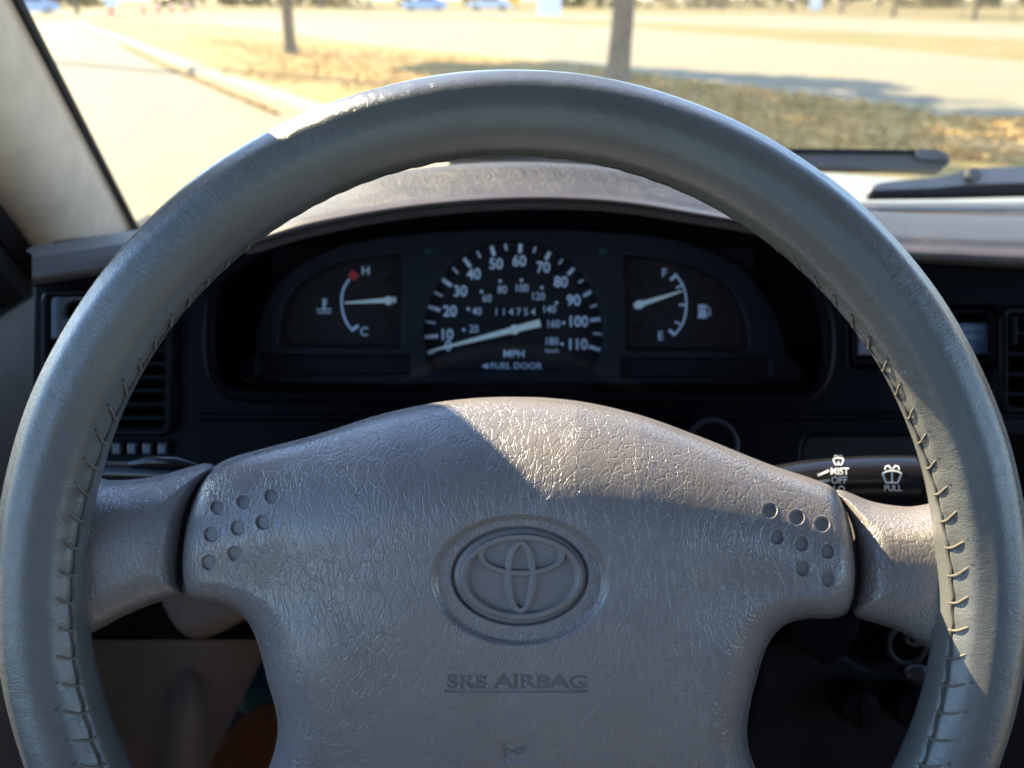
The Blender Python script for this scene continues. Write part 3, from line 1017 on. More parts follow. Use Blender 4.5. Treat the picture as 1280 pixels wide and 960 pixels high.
vent(ventR, 'air_vent', 'slatted centre air vent at the right edge', [414, 440, 466, 490], (1258, 1415), None, knob=(1268, 412, 12, 40))
# small row of switches under the left vent
for k in range(4):
    plate('dash_switch', rrect(138 + k * 19, 552, 153 + k * 19, 570, 3), [], ZF - .006, .012, m_gloss, db, .002)
# display switch right of the rim, and the switch left of it
cw = plate('switch_bezel', rrect(1066, 386, 1244, 456, 7), [rrect(1190, 392, 1240, 450, 4), rrect(1070, 392, 1104, 448, 4)], ZF - .001, .008, m_black, db, .002)
dsp = plate('display', rrect(1192, 404, 1238, 442, 2), [], ZF + .004, .004, m_lcd, db)
pn = Print(); pn.text('PASSENGER', 9, 1209, 411, sx=.9); pn.text('AIRBAG', 9, 1214, 421, sx=.9); pn.build('display_print', ZF + .0038, m_lcdtext, dsp)
plate('hazard_switch', rrect(1072, 396, 1103, 444, 3), [], ZF + .001, .008, m_purple, db, .002)
# ignition lock, right behind the hub
m = MB(); c = P(890, 556, .47); m.tube([c, c + AX * .04], .0155, 24); 
igr = m.build('ignition_surround', m_fascia, db)
ring = [c + (Vector((1, 0, 0)) * math.cos(a) + UP * math.sin(a)) * .0145 for a in np.linspace(0, 2 * math.pi, 25)]
m = MB(); m.tube(ring + [ring[1]], .0018, 6, cap=False); m.build('ignition_ring', plain('dull_steel', (.012, .014, .02), .5, spec=.2), igr)

# column shroud
sh = root('column_shroud', 'dark plastic shroud of the steering column behind the wheel hub', 'shroud', P(640, 720, .42))
v = []; f = []; n = 24
for Z, w, h, cy in ((.345, 130, 95, 700), (.36, 170, 120, 700), (.42, 190, 125, 660), (.52, 170, 110, 610)):
    for k in range(n):
        a = 2 * math.pi * k / n
        ca, sa = math.cos(a), math.sin(a)
        v.append(P(640 + w * math.copysign(abs(ca) ** .7, ca), cy + h * math.copysign(abs(sa) ** .7, sa), Z))
for i in range(3):
    for k in range(n): f.append((i * n + k, i * n + (k + 1) % n, (i + 1) * n + (k + 1) % n, (i + 1) * n + k))
f.append(tuple(range(n)))
fix_normals(mesh_obj('shroud_body', v, f, m_fascia, sh, True, 50))

# ------------------------------------------------------------------ instrument cluster
ic = root('instrument_cluster', 'dark instrument cluster with speedometer between temperature and fuel gauges', 'instrument cluster', P(641, 400, .56))
ZC = .55
step = [tuple(p) for p in cr([(318, 436), (322, 400), (345, 352), (400, 314), (480, 294), (640, 284), (800, 291), (880, 308), (935, 340), (972, 395), (984, 440), (984, 478), (640, 481), (318, 478)], 4, True)]
winL = rounded([(348, 431), (350, 400), (356, 380), (372, 356), (400, 338), (440, 325), (501, 317), (500, 433)], [6, 0, 0, 0, 0, 0, 5, 6], 3)
winR = rounded([(779, 319), (840, 326), (875, 336), (905, 352), (924, 378), (934, 408), (936, 436), (782, 436)], [5, 0, 0, 0, 0, 0, 6, 6], 3)
spd = [(641 + 113 * math.cos(a), 416 + 115 * math.sin(a)) for a in np.linspace(math.pi - .42, 2 * math.pi + .42, 48)]
spd = [(x, min(y, 467)) for x, y in spd]
slotL = rrect(322, 445, 512, 466, 3); slotR = rrect(776, 449, 962, 470, 3)
plate('outer_panel', [(240, 250), (1060, 250), (1060, 510), (240, 510)], [step], .574, .006, m_black, ic)
plate('face_panel', step, [winL, winR, spd, slotL, slotR], ZC, .012, m_face, ic, .0022)
plate('warning_strip', rrect(318, 441, 516, 470, 3), [], ZC + .0085, .003, m_dial, ic)
plate('warning_strip', rrect(772, 445, 966, 474, 3), [], ZC + .0085, .003, m_dial, ic)
ZD = ZC + .011
# speedometer
sp = plate('speedometer', [(641 + 118 * math.cos(a), 416 + 120 * math.sin(a)) for a in np.linspace(0, 2 * math.pi, 60, endpoint=False)], [], ZD, .003, m_dial, ic)
pn = Print()
cx, cy = 643, 412
def pxs(X, Y): return 520 + X / 5.052, 290 + Y / 5.052
T = {0: (72, 767, 118, 750), 10: (56, 664, 138, 657), 20: (76, 470, 152, 494), 30: (160, 294, 224, 340), 40: (300, 162, 343, 220), 50: (476, 88, 494, 150), 60: (660, 72, 657, 132),
     70: (850, 116, 820, 174), 80: (1010, 218, 958, 268), 90: (1122, 366, 1058, 404), 100: (1180, 548, 1100, 558), 110: (1172, 748, 1092, 722)}
mids = [(62, 566, 122, 575), (112, 378, 166, 404), (228, 222, 266, 262), (384, 120, 408, 162), (564, 76, 572, 116), (756, 88, 742, 130), (936, 158, 902, 202), (1074, 288, 1026, 322), (1158, 456, 1100, 474), (1186, 646, 1118, 640)]
for q in T.values():
    a = pxs(q[0], q[1]); b = pxs(q[2], q[3]); pn.line(*a, *b, 4.6)
for q in mids:
    a = pxs(q[0], q[1]); b = pxs(q[2], q[3]); pn.line(*a, *b, 2.5)
for s, X, Y in (('0', 203, 722), ('10', 192, 650), ('20', 214, 502), ('30', 280, 376), ('40', 365, 268), ('50', 505, 204), ('60', 652, 186), ('70', 803, 226), ('80', 915, 318), ('90', 995, 434), ('100', 1022, 568), ('110', 1018, 712)):
    x, y = pxs(X, Y); pn.text(s, 19, x, y, sx=.92, bold=.018)
for s, X, Y, dx, dy in (('20', 365, 614, 302, 618), ('40', 385, 503, 330, 486), ('60', 448, 420, 414, 376), ('80', 545, 366, 532, 310), ('100', 666, 356, 666, 304), ('120', 770, 408, 795, 352), ('140', 840, 490, 888, 448), ('160', 866, 582, 932, 574), ('180', 856, 692, 922, 708)):
    x, y = pxs(X, Y); pn.text(s, 13.5, x, y, sx=.88, bold=.004); pn.dot(*pxs(dx, dy), 2.0)
x, y = pxs(618, 772); pn.text('MPH', 13.5, x, y, sx=1.0, bold=.012)
x, y = pxs(632, 847); pn.text('FUEL DOOR', 11, x, y, sx=1.08, bold=.008)
x, y = pxs(455, 847); pn.poly([(x - 8, y), (x, y - 3.6), (x, y + 3.6)])
x, y = pxs(860, 750); pn.text('km/h', 7.5, x, y, sx=1.1)
pn.build('dial_print', ZD - .0003, m_print, sp)
od = plate('odometer', rrect(*pxs(486, 478), *pxs(762, 530), 1.5), [], ZD - .0004, .0005, m_black, sp)
pn = Print()
for k, ch in enumerate('114754'):
    x, y = pxs(508 + k * 46.5, 506); pn.text(ch, 12.5, x, y, bold=.012)
pn.build('odometer_print', ZD - .0008, plain('odometer_white', (.62, .66, .74), .6), od)
def needle(tip, tail, hub, w0, w1, parent, name='needle', hubr=5):
    pn = Print()
    a = Vector(tip); b = Vector(tail); d = (b - a).normalized(); nn = Vector((-d.y, d.x))
    out = [a + nn * w0 / 2, b + nn * w1 / 2, b - nn * w1 / 2, a - nn * w0 / 2]
    v = [P(p.x, p.y, ZD - .0045) for p in out] + [P(p.x, p.y, ZD - .0030) for p in out]
    o = fix_normals(mesh_obj(name, v, [(0, 1, 2, 3), (4, 7, 6, 5), (0, 4, 5, 1), (1, 5, 6, 2), (2, 6, 7, 3), (3, 7, 4, 0)], m_needle, parent, False))
    m = MB(); c = P(hub[0], hub[1], ZD - .0052); m.tube([c, c + AX * .005], hubr * ZD / F, 16); m.build('needle_hub', m_needle, o)
needle((537, 439), pxs(785, 574), pxs(622, 616), 2.2, 9.5, sp, hubr=6)
# temperature gauge
tg = plate('temperature_gauge', rrect(340, 308, 508, 440, 6), [], ZD, .003, m_sidedial, ic)
def pxl(X, Y): return 240 + X / 3.048, 230 + Y / 3.048
pn = Print()
arc = cr([pxl(600, 362), pxl(578, 398), pxl(570, 440), pxl(574, 486), pxl(590, 530), pxl(612, 558)], 5)
pn.stroke([tuple(p) for p in arc], 2.6); pn.line(*pxl(606, 558), *pxl(634, 540), 4)
pn.text('H', 15, *pxl(662, 332), bold=.012); pn.text('C', 15, *pxl(656, 564), bold=.012)
x, y = pxl(503, 470)
pn.line(x, y - 11, x, y + 4, 3.2); pn.line(x, y - 9, x + 4, y - 9, 1.8); pn.line(x, y - 5, x + 4, y - 5, 1.8)
for dy in (2.5, 6.5):
    pn.stroke([(x - 9, y + dy - 1), (x - 6, y + dy + .8), (x - 3, y + dy - .6), (x, y + dy + .8), (x + 3, y + dy - .6), (x + 6, y + dy + .8), (x + 9, y + dy - 1)], 1.5)
pn.build('dial_print', ZD - .0003, m_print, tg)
pn = Print(); pn.line(*pxl(602, 338), *pxl(628, 358), 9.5); pn.build('red_mark', ZD - .00035, m_red, tg)
needle(pxl(582, 453), pxl(778, 441), pxl(748, 444), 2.2, 7, tg, hubr=5.4)
for q in ((750, 364), (752, 526)):
    x, y = pxl(*q); pn = Print(); pn.dot(x, y, 2.6); pn.build('peg', ZD - .0004, m_black, tg)
# fuel gauge
fg = plate('fuel_gauge', rrect(772, 310, 942, 443, 6), [], ZD, .003, m_sidedial, ic)
def pxr(X, Y): return 640 + X / 3.048, 230 + Y / 3.048
pn = Print()
arc = cr([pxr(622, 346), pxr(646, 376), pxr(660, 414), pxr(664, 456), pxr(660, 500), pxr(646, 540), pxr(618, 576)], 5)
pn.stroke([tuple(p) for p in arc], 2.6)
pn.line(*pxr(628, 344), *pxr(604, 366), 4); pn.line(*pxr(622, 576), *pxr(598, 556), 4)
pn.line(*pxr(648, 386), *pxr(626, 396), 2.4); pn.line(*pxr(660, 460), *pxr(636, 460), 2.6); pn.line(*pxr(642, 534), *pxr(620, 524), 2.4)
pn.text('F', 15, *pxr(580, 340), bold=.012); pn.text('E', 15, *pxr(566, 580), bold=.012)
x, y = pxr(734, 484)
pn.poly([(x - 8, y - 8), (x + 2, y - 8), (x + 2, y - 3), (x - 8, y - 3)]); pn.poly([(x - 8, y - 2), (x + 2, y - 2), (x + 2, y + 7), (x - 8, y + 7)]); pn.line(x - 9, y + 8, x + 3, y + 8, 2)
pn.stroke([(x + 3, y - 6), (x + 6.5, y - 3), (x + 7, y + 4), (x + 5.5, y + 6), (x + 4, y + 4), (x + 3.5, y)], 1.5)
pn.build('dial_print', ZD - .0003, m_print, fg)
needle(pxr(648, 408), pxr(464, 466), pxr(486, 459), 2.2, 7.5, fg, hubr=5.4)
for q in ((486, 378), (484, 538)):
    x, y = pxr(*q); pn = Print(); pn.dot(x, y, 2.6); pn.build('peg', ZD - .0004, m_black, fg)
for x, s in ((535, 1), (753, 1)):
    pn = Print(); pn.poly([(x - 5, 314), (x + 1, 310), (x + 1, 312), (x + 5, 312), (x + 5, 316), (x + 1, 316), (x + 1, 318)]); pn.build('turn_indicator', ZC - .0003, m_green, ic)
# clear lens, bowed
v = []; f = []
for i in range(13):
    x = 268 + (1030 - 268) * i / 12
    for j in range(7):
        y = 262 + (496 - 262) * j / 6
        v.append(P(x, y, .534 - .022 * (j / 6)))
for i in range(12):
    for j in range(6): f.append((i * 7 + j, i * 7 + j + 1, (i + 1) * 7 + j + 1, (i + 1) * 7 + j))
mesh_obj('clear_lens', v, f, m_lens, ic)

# ------------------------------------------------------------------ stalks
ws = root('wiper_stalk', 'black wiper stalk with white MIST, OFF and PULL marks right of the hub', 'stalk', P(1060, 600, .39))
def stalk(pts, rads, Z, mat, name, parent):
    m = MB(); m.tube([P(x, y, z) for (x, y), z in zip(pts, Z)], rads, 28); return m.build(name, mat, parent, 50)
ctr = cr([(800, 640, .40), (880, 618, .40), (950, 609, .395), (1010, 602, .392), (1060, 599, .390), (1110, 598, .388), (1150, 599, .386), (1160, 599, .386)], 5)
rad = np.interp(ctr[:, 0], [800, 880, 950, 1010, 1060, 1110, 1150, 1157, 1160], [.0075, .0082, .0092, .0104, .0109, .0112, .0112, .0109, .0098])
m = MB(); m.tube([P(*c) for c in ctr], rad, 36); stb = m.build('stalk_body', m_gloss, ws, 60)
m = MB(); m.tube([P(1140, 599, .386), P(1143, 599, .386)], .0114, 36, cap=False); m.build('end_ring', m_black, stb)
def on_stalk(x, y):
    cy = np.interp(x, ctr[:, 0], ctr[:, 1]); cz = np.interp(x, ctr[:, 0], ctr[:, 2]); r = np.interp(x, ctr[:, 0], rad)
    d = (y - cy) / F * cz
    return cz - math.sqrt(max(r * r - d * d, 0)) - .00025
pn = Print()
def wash_icon(pn, x, y, s):
    pn.stroke([(x - 12 * s, y - 4 * s), (x - 7 * s, y - 7 * s), (x, y - 8 * s), (x + 7 * s, y - 7 * s), (x + 12 * s, y - 4 * s), (x + 7 * s, y + 8 * s), (x, y + 6.5 * s), (x - 7 * s, y + 8 * s), (x - 12 * s, y - 4 * s)], 1.9 * s)
    pn.line(x, y - 8 * s, x, y + 9 * s, 1.6 * s)
    pn.stroke([(x - 1, y - 10 * s), (x - 4 * s, y - 14 * s), (x - 8 * s, y - 13 * s), (x - 9 * s, y - 9 * s)], 1.6 * s)
    pn.stroke([(x + 1, y - 10 * s), (x + 4 * s, y - 14 * s), (x + 8 * s, y - 13 * s), (x + 9 * s, y - 9 * s)], 1.6 * s)
wash_icon(pn, 1115, 596, 1.0)
wash_icon(pn, 1048, 576.5, .55)
pn.text('MIST', 12, 1049.5, 589.5, sx=.92, bold=.022); pn.text('OFF', 12.5, 1049, 600.5, sx=.92, bold=.022); pn.text('LO', 12.5, 1049, 612, sx=.92, bold=.022); pn.text('PULL', 10.5, 1116, 610.5, sx=.98, bold=.016)
pn.line(1022, 594, 1036, 588, 3.0); pn.line(1022, 602, 1037, 600.5, 3.0); pn.line(1024, 611, 1038, 612, 3.0)
pn.build('stalk_print', .38, m_white, stb, on_stalk)

ts = root('turn_signal_stalk', 'black turn signal stalk half hidden behind the left of the rim', 'stalk', P(190, 586, .40))
ctr2 = cr([(470, 628, .41), (380, 612, .405), (300, 598, .40), (245, 592, .40), (190, 590, .40), (130, 588, .40), (60, 585, .40)], 4)
m = MB(); m.tube([P(*c) for c in ctr2], np.interp(ctr2[:, 0], [60, 190, 245, 330, 470], [.0058, .0058, .0056, .0068, .0078]), 24, flat=.9); tb = m.build('stalk_body', m_gloss, ts, 60)
m = MB(); m.tube([P(162, 580, .3945), P(185, 576.5, .394), (P(222, 577.5, .394)), P(246, 582, .3945)], [.0012, .0028, .0026, .001], 12); m.build('stalk_switch', m_gloss, tb)

# ------------------------------------------------------------------ below the dash
kp = root('kick_panel', 'brown moulded panel under the dash seen through the left gap of the wheel', 'panel', P(200, 880, .62))
v = []; f = []
Lx = np.linspace(0, 1, 16)
for y in np.linspace(700, 1060, 25):
    xm = 345 - 8 * max(0, (y - 790) / 12) ** 1.0 * .75
    for q in Lx:
        x = 60 + (xm - 60) * q
        Z = .70 - .0003 * (x - 60) + .09 * q ** 6 + .012 * math.sin((y - 700) / 60.0) * math.exp(-((x - 130) / 50) ** 2)
        v.append(P(x, y, Z))
nc = len(Lx)
for i in range(24):
    for k in range(nc - 1): f.append((i * nc + k, i * nc + k + 1, (i + 1) * nc + k + 1, (i + 1) * nc + k))
o = mesh_obj('panel_body', v, f, m_knee, kp)
v = []; f = []
for i in range(7):
    rr = i / 6
    for k in range(32):
        a = 2 * math.pi * k / 32
        x = 228 + 34 * rr * math.cos(a) - 14 * rr * math.sin(a) * .6; y = 930 + 95 * rr * math.sin(a)
        v.append(P(x, y, .612 + .045 * rr ** 3))
for i in range(6):
    for k in range(32): f.append((i * 32 + k, i * 32 + (k + 1) % 32, (i + 1) * 32 + (k + 1) % 32, (i + 1) * 32 + k))
mesh_obj('oval_cover', v, f, m_knee, kp)
lip = [tuple(q) for q in cr([(190, 690), (192, 745), (204, 776), (220, 797), (240, 805), (262, 800), (285, 789), (312, 774), (345, 760), (370, 690)], 4, True)]
plate('lower_lip', lip, [], .525, .03, m_knee, kp, .012)
fm = root('floor_mat', 'reddish brown mat on the floor seen through the left gap of the wheel', 'mat', P(320, 930, .85))
v = []
for (x, y) in ((215, 1005), (262, 945), (300, 900), (350, 868), (440, 862), (520, 1000), (400, 1100)): v.append(G(x, y, .372))
v2 = [p + AX * .008 for p in v]; n = len(v)
fix_normals(mesh_obj('mat_sheet', v + v2, [tuple(range(n)), tuple(range(2 * n - 1, n - 1, -1))] + [(i, n + i, n + (i + 1) % n, (i + 1) % n) for i in range(n)], m_carpet, fm, True, 30))
soft_box(G(330, 862, .37), (.07, .06, .05), 'floor_cloth', m_teal, None)
tag(bpy.data.objects['floor_cloth'], 'small teal scrap of cloth on the floor at the edge of the mat', 'cloth')

cc = root('centre_console', 'dark lower console with round knobs seen through the right gap of the wheel', 'console', P(1080, 860, .58))
plate('console_panel', rounded([(960, 800), (1010, 790), (1090, 838), (1420, 830), (1500, 1100), (900, 1100)], 20), [], .585, .02, plain('console_plastic', (.010, .009, .010), .5, spec=.1), cc, .004)
for x, y in ((1078, 888), (1146, 890)):
    m = MB(); c = P(x, y, .556); m.tube([c + AX * .022, c + AX * .004, c + AX * .001, c], [.0145, .0135, .0125, .010], 24)
    kb = m.build('knob', m_black, cc, 40)
    m = MB(); m.box(c - AX * .001, (.0035, .0035, .022), FRAME.to_3x3().to_4x4() @ Matrix.Rotation(R(90), 4, 'X')); m.build('grip', m_black, kb)
plate('console_side', rounded([(1000, 690), (1085, 700), (1075, 800), (1040, 838), (985, 800)], 14), [], .56, .02, m_fascia, cc, .004)
kc = root('ignition_keys', 'bunch of dark keys hanging at the ignition behind the right gap of the wheel', 'keys', P(1140, 830, .46))
m = MB(); c = P(1134, 806, .47); ringp = [c + (Vector((1, 0, 0)) * math.cos(a) + UP * math.sin(a)) * .011 for a in np.linspace(0, 2 * math.pi, 21)]
m.tube(ringp + [ringp[1]], .0016, 8, cap=False); m.build('key_ring', plain('key_steel', (.016, .015, .014), .5, spec=.2), kc)
plate('key_fob', ellipse(1149, 843, 18, 12, 24), [], .465, .01, m_gloss, kc, .003)
plate('key_head', ellipse(1146, 800, 15, 10, 24), [ellipse(1140, 800, 3, 3, 10)], .48, .004, plain('key_brass', (.03, .024, .014), .5, spec=.2), kc, .001)

# ------------------------------------------------------------------ steering wheel
ZW = .30
WM = frame_at(640, 730, ZW)
sw = root('steering_wheel', 'grey steering wheel in a laced leather cover with a taupe airbag hub', 'steering wheel', None, None, WM)
def wl(u, v, w):   # wheel space to world
    m = np.array(WM)
    return np.stack([u, v, w], -1) @ m[:3, :3].T + m[:3, 3]
s = ZW / F
RR, TR = 588.5 * s, 51.5 * s
# rim: a tube with the soft flats and swellings of a wrapped leather cover
nT, nP = 918, 96
th = np.linspace(-math.pi / 2, 1.5 * math.pi, nT + 1); ph = np.linspace(0, 2 * math.pi, nP + 1)
TH, PH = np.meshgrid(th, ph, indexing='ij')
prof_r = 1 + .010 * np.cos(5 * PH + .5 * np.sin(TH)) + .012 * np.cos(3 * PH + 1.0) + 0.008 * np.cos(11 * PH + 1.5 * np.sin(2 * TH)) * (1 + .5 * np.sin(3 * TH)) + .006 * np.sin(9 * TH + 2 * PH) + .004 * np.sin(23 * TH + 1.3 * PH)
# puckers where the lacing pulls the leather in, and the raised edge of the seam
SN = np.sin(TH)
SEAM = math.pi - .36 - .42 * np.maximum(0, -SN) + .9 * np.maximum(0, SN)
DL = (PH - SEAM + math.pi) % (2 * math.pi) - math.pi
prof_r -= .018 * np.exp(-((DL + .22) / .20) ** 2) * (.5 - .5 * np.cos(102 * TH)) ** 2
prof_r += .026 * np.exp(-((DL + .07) / .08) ** 2) * (1 - .5 * (.5 - .5 * np.cos(102 * TH)))
prof_r -= .030 * np.exp(-(DL / .045) ** 2)
rr = TR * prof_r
u = (RR + rr * np.cos(PH)) * np.cos(TH); vv = (RR + rr * np.cos(PH)) * np.sin(TH); w = rr * np.sin(PH) * 1.0
V = wl(u, vv, w).reshape(-1, 3)
ii, jj = np.meshgrid(np.arange(nT), np.arange(nP), indexing='ij')
a = ii * (nP + 1) + jj; b = a + 1; d = a + nP + 1; c = d + 1
fc = np.stack([a, d, c, b], -1).reshape(-1, 4)
uvv = np.stack([TH * RR, PH * TR], -1).reshape(-1, 2)
rim = mesh_obj('rim_cover', V, fc, m_rim, sw, True, None, uvv)


# lacing along the inner side
def seam_phi(t):   # the seam turns to the back along the top
    k = math.sin(t)
    return math.pi - .36 - .42 * max(0, -k) + .9 * max(0, k)
def rim_pt(t, p, r=1.0):
    return Vector(wl((RR + TR * r * math.cos(p)) * math.cos(t), (RR + TR * r * math.cos(p)) * math.sin(t), TR * r * math.sin(p)))
m = MB(); pts = [rim_pt(t, seam_phi(t) + .03 * math.sin(t * 102), .99) for t in np.linspace(0, 2 * math.pi, 721)]
m.tube(pts, .0007, 6, cap=False); m.build('seam', m_seam, rim)
k = 0
nS = 102
for i in range(nS):
    t = 2 * math.pi * (i + .5) / nS
    if math.sin(t) > .80: continue
    p0 = seam_phi(t)
    rgk = random.Random(i)
    dt = .024 * (1 if math.cos(t) > 0 else -1) + rgk.uniform(-.005, .005)
    ln = (.50 - .25 * max(0, math.sin(t))) * rgk.uniform(.85, 1.1)
    q = [rim_pt(t - dt * .3, p0 + .14, .97), rim_pt(t - dt * .2, p0 + .04, 1.005), rim_pt(t, p0 - ln * .3, 1.018), rim_pt(t + dt * .5, p0 - ln * .65, 1.006), rim_pt(t + dt, p0 - ln, .955)]
    m = MB(); m.tube([Vector(x) for x in cr([tuple(x) for x in q], 3)], np.interp(np.linspace(0, 1, 13), [0, .3, .7, 1], [.00035, .00052, .0005, .00035]), 7); m.build('stitch', m_thread, rim)
    m = MB(); hp = rim_pt(t + dt * 1.02, p0 - ln * 1.02, .985); nrm = (hp - rim_pt(t + dt * 1.02, p0 - ln * 1.02, .5)).normalized()
    m.tube([hp - nrm * .0004, hp + nrm * .0003], .0006, 8); m.build('stitch_hole', m_seam, rim)


# heightfields of the hub
def sdf(poly, X, Y):
    p = np.asarray(poly, float); q = np.roll(p, -1, 0)
    best = np.full(X.shape, 1e9); inside = np.zeros(X.shape, bool)
    for (ax, ay), (bx, by) in zip(p, q):
        ex, ey = bx - ax, by - ay; L = ex * ex + ey * ey + 1e-12
        t = np.clip(((X - ax) * ex + (Y - ay) * ey) / L, 0, 1)
        dd = (X - ax - t * ex) ** 2 + (Y - ay - t * ey) ** 2
        np.minimum(best, dd, out=best)
        if abs(ey) > 1e-12:
            cnd = ((ay > Y) != (by > Y)) & (X < ex * (Y - ay) / ey + ax)
            inside ^= cnd
    return np.where(inside, 1, -1) * np.sqrt(best)


GRID = []


def field(name, poly, stepx, hfun, mat, parent, skirt=4.0):
    p = np.asarray(poly); x0, y0 = p.min(0) - 8; x1, y1 = p.max(0) + 8
    xs = np.arange(x0, x1, stepx); ys = np.arange(y0, y1, stepx)
    X, Y = np.meshgrid(xs, ys, indexing='ij')
    D = sdf(poly, X, Y)
    gx, gy = np.gradient(D, stepx)
    gl = np.sqrt(gx ** 2 + gy ** 2) + 1e-6
    mv = np.where(D < -skirt, -skirt - D, 0)
    X2 = X + gx / gl * mv * (gl > .3); Y2 = Y + gy / gl * mv * (gl > .3)
    D2 = np.maximum(D, -skirt)
    GRID[:] = [X, Y]
    Hh = hfun(X2, Y2, D2)
    Z = ZW - Hh
    V = PA(X2, Y2, Z).reshape(-1, 3)
    nx, ny = X.shape
    a = (np.arange(nx - 1)[:, None] * ny + np.arange(ny - 1)[None])
    keep = (D[:-1, :-1] > -skirt) | (D[1:, :-1] > -skirt) | (D[:-1, 1:] > -skirt) | (D[1:, 1:] > -skirt)
    a = a[keep]
    q = np.stack([a, a + 1, a + ny + 1, a + ny], 1)
    used = np.unique(q); mp = np.zeros(nx * ny, np.int64); mp[used] = np.arange(len(used))
    return mesh_obj(name, V[used], mp[q][:, ::1], mat, parent)


pad_out = [tuple(q) for q in cr([(266, 590), (290, 576), (340, 562), (400, 546), (480, 521), (560, 505), (640, 500), (720, 505), (800, 523), (880, 552), (960, 584), (1020, 604), (1042, 616), (1054, 640), (1063, 680), (1066, 715), (1064, 745), (1056, 763), (1040, 769), (1005, 770), (976, 780), (956, 805), (944, 840), (933, 885), (930, 920), (938, 955), (962, 1000), (1010, 1050), (1030, 1090), (960, 1120), (800, 1132), (640, 1135), (480, 1132), (320, 1120), (256, 1090), (276, 1050), (318, 1000), (342, 955), (351, 915), (348, 885), (338, 850), (328, 810), (316, 780), (298, 760), (276, 750), (246, 746), (234, 738), (230, 715), (231, 685), (238, 645), (252, 607)], 5, True)]
topx = np.array([200, 266, 340, 400, 480, 560, 640, 720, 800, 880, 960, 1042, 1100]); topy = np.array([605, 586, 562, 546, 521, 505, 500, 505, 523, 552, 584, 616, 640])
ss = lambda e0, e1, x: (lambda t: t * t * (3 - 2 * t))(np.clip((x - e0) / (e1 - e0), 0, 1))
def ell(X, Y, cx, cy, a, b): return np.sqrt(((X - cx) / a) ** 2 + ((Y - cy) / b) ** 2)
def pad_base(X, Y, D):
    yt = np.interp(X, topx, topy)
    cxn = np.abs(X - 640) / 420
    Dw = 165 - np.where(X > 640, 35, 60) * np.clip(cxn, 0, 1)
    A = .033 - .014 * np.clip(cxn, 0, 1)
    t = np.clip((yt + Dw - Y) / Dw, 0, 1.2)
    h = .0115 - A * t ** 2.2
    h -= np.where(X > 640, .005, .014) * np.clip(cxn, 0, 1.2) ** 2
    h -= .008 * (np.clip(Y - 720, 0, None) / 240) ** 2
    # waist between the arms and the lower part
    h -= .004 * np.exp(-(((np.abs(X - 640) - 330) / 90) ** 2 + ((Y - 745) / 60) ** 2))
    # rolled edge
    low = ss(700, 800, Y)
    Re = 16 + 30 * low; De = .006 + .010 * low
    k = np.clip(1 - D / Re, 0, 1)
    h -= De * (1 - np.sqrt(np.clip(1 - k * k, 0, 1)))
    h -= np.clip(-D, 0, None) * .0035
    return h
def pad_nolet(X, Y, D):
    h = pad_base(X, Y, D)
    # dish round the emblem
    e = ell(X, Y, 650, 725, 112, 83)
    h -= .0026 * (1 - ss(.90, 1.01, e))
    return h
dimL = [(272.6, 634.5), (305, 627.5), (340, 620.5), (264, 668), (297.6, 660), (329, 652.5), (261, 703), (293.6, 692)]
dimR = [(962, 638.5), (996, 647), (1027.5, 655.5), (971, 671), (1001.7, 679.6), (1034.5, 689), (1003.4, 711), (1035, 724)]
# lettering: sunk strokes
let = Print()
let.text('SRS AIRBAG', 22, 646, 852.5, sx=1.3, bold=.022)
_x0 = min(q[0] for q in let.v); _x1 = max(q[0] for q in let.v)
let.v = [(559 + (q[0] - _x0) / (_x1 - _x0) * 175, q[1]) for q in let.v]
let.line(558, 863, 735, 864, 3.0)
horn = Print()
hx, hy = 644, 938
horn.line(hx - 13, hy - 8, hx - 13, hy + 8, 2.4); horn.stroke([(hx - 13, hy - 1), (hx - 4, hy + 1), (hx + 2, hy + 4), (hx + 9, hy + 3.5), (hx + 11, hy), (hx + 8, hy - 2.5), (hx + 2, hy - 2), (hx, hy + 1), (hx + 3, hy + 4)], 1.9); horn.line(hx + 6, hy - 2.5, hx + 15, hy - 5, 2)
def raster(prn, X, Y):
    M_ = np.zeros(X.shape); x0, y0 = X[0, 0], Y[0, 0]; dx = X[1, 0] - X[0, 0]
    for fc in prn.f:
        P0 = [prn.v[i] for i in fc]
        for k in range(1, len(P0) - 1):
            a, b, c = P0[0], P0[k], P0[k + 1]
            i0 = int((min(a[0], b[0], c[0]) - x0) / dx) - 1; i1 = int((max(a[0], b[0], c[0]) - x0) / dx) + 2
            j0 = int((min(a[1], b[1], c[1]) - y0) / dx) - 1; j1 = int((max(a[1], b[1], c[1]) - y0) / dx) + 2
            if i1 < 0 or j1 < 0: continue
            xs = X[i0:i1, j0:j1]; ys = Y[i0:i1, j0:j1]
            d = (b[1] - c[1]) * (a[0] - c[0]) + (c[0] - b[0]) * (a[1] - c[1])
            if abs(d) < 1e-9: continue
            l1 = ((b[1] - c[1]) * (xs - c[0]) + (c[0] - b[0]) * (ys - c[1])) / d
            l2 = ((c[1] - a[1]) * (xs - c[0]) + (a[0] - c[0]) * (ys - c[1])) / d
            ins = (l1 > -.08) & (l2 > -.08) & (l1 + l2 < 1.08)
            M_[i0:i1, j0:j1] = np.maximum(M_[i0:i1, j0:j1], ins)
    return M_
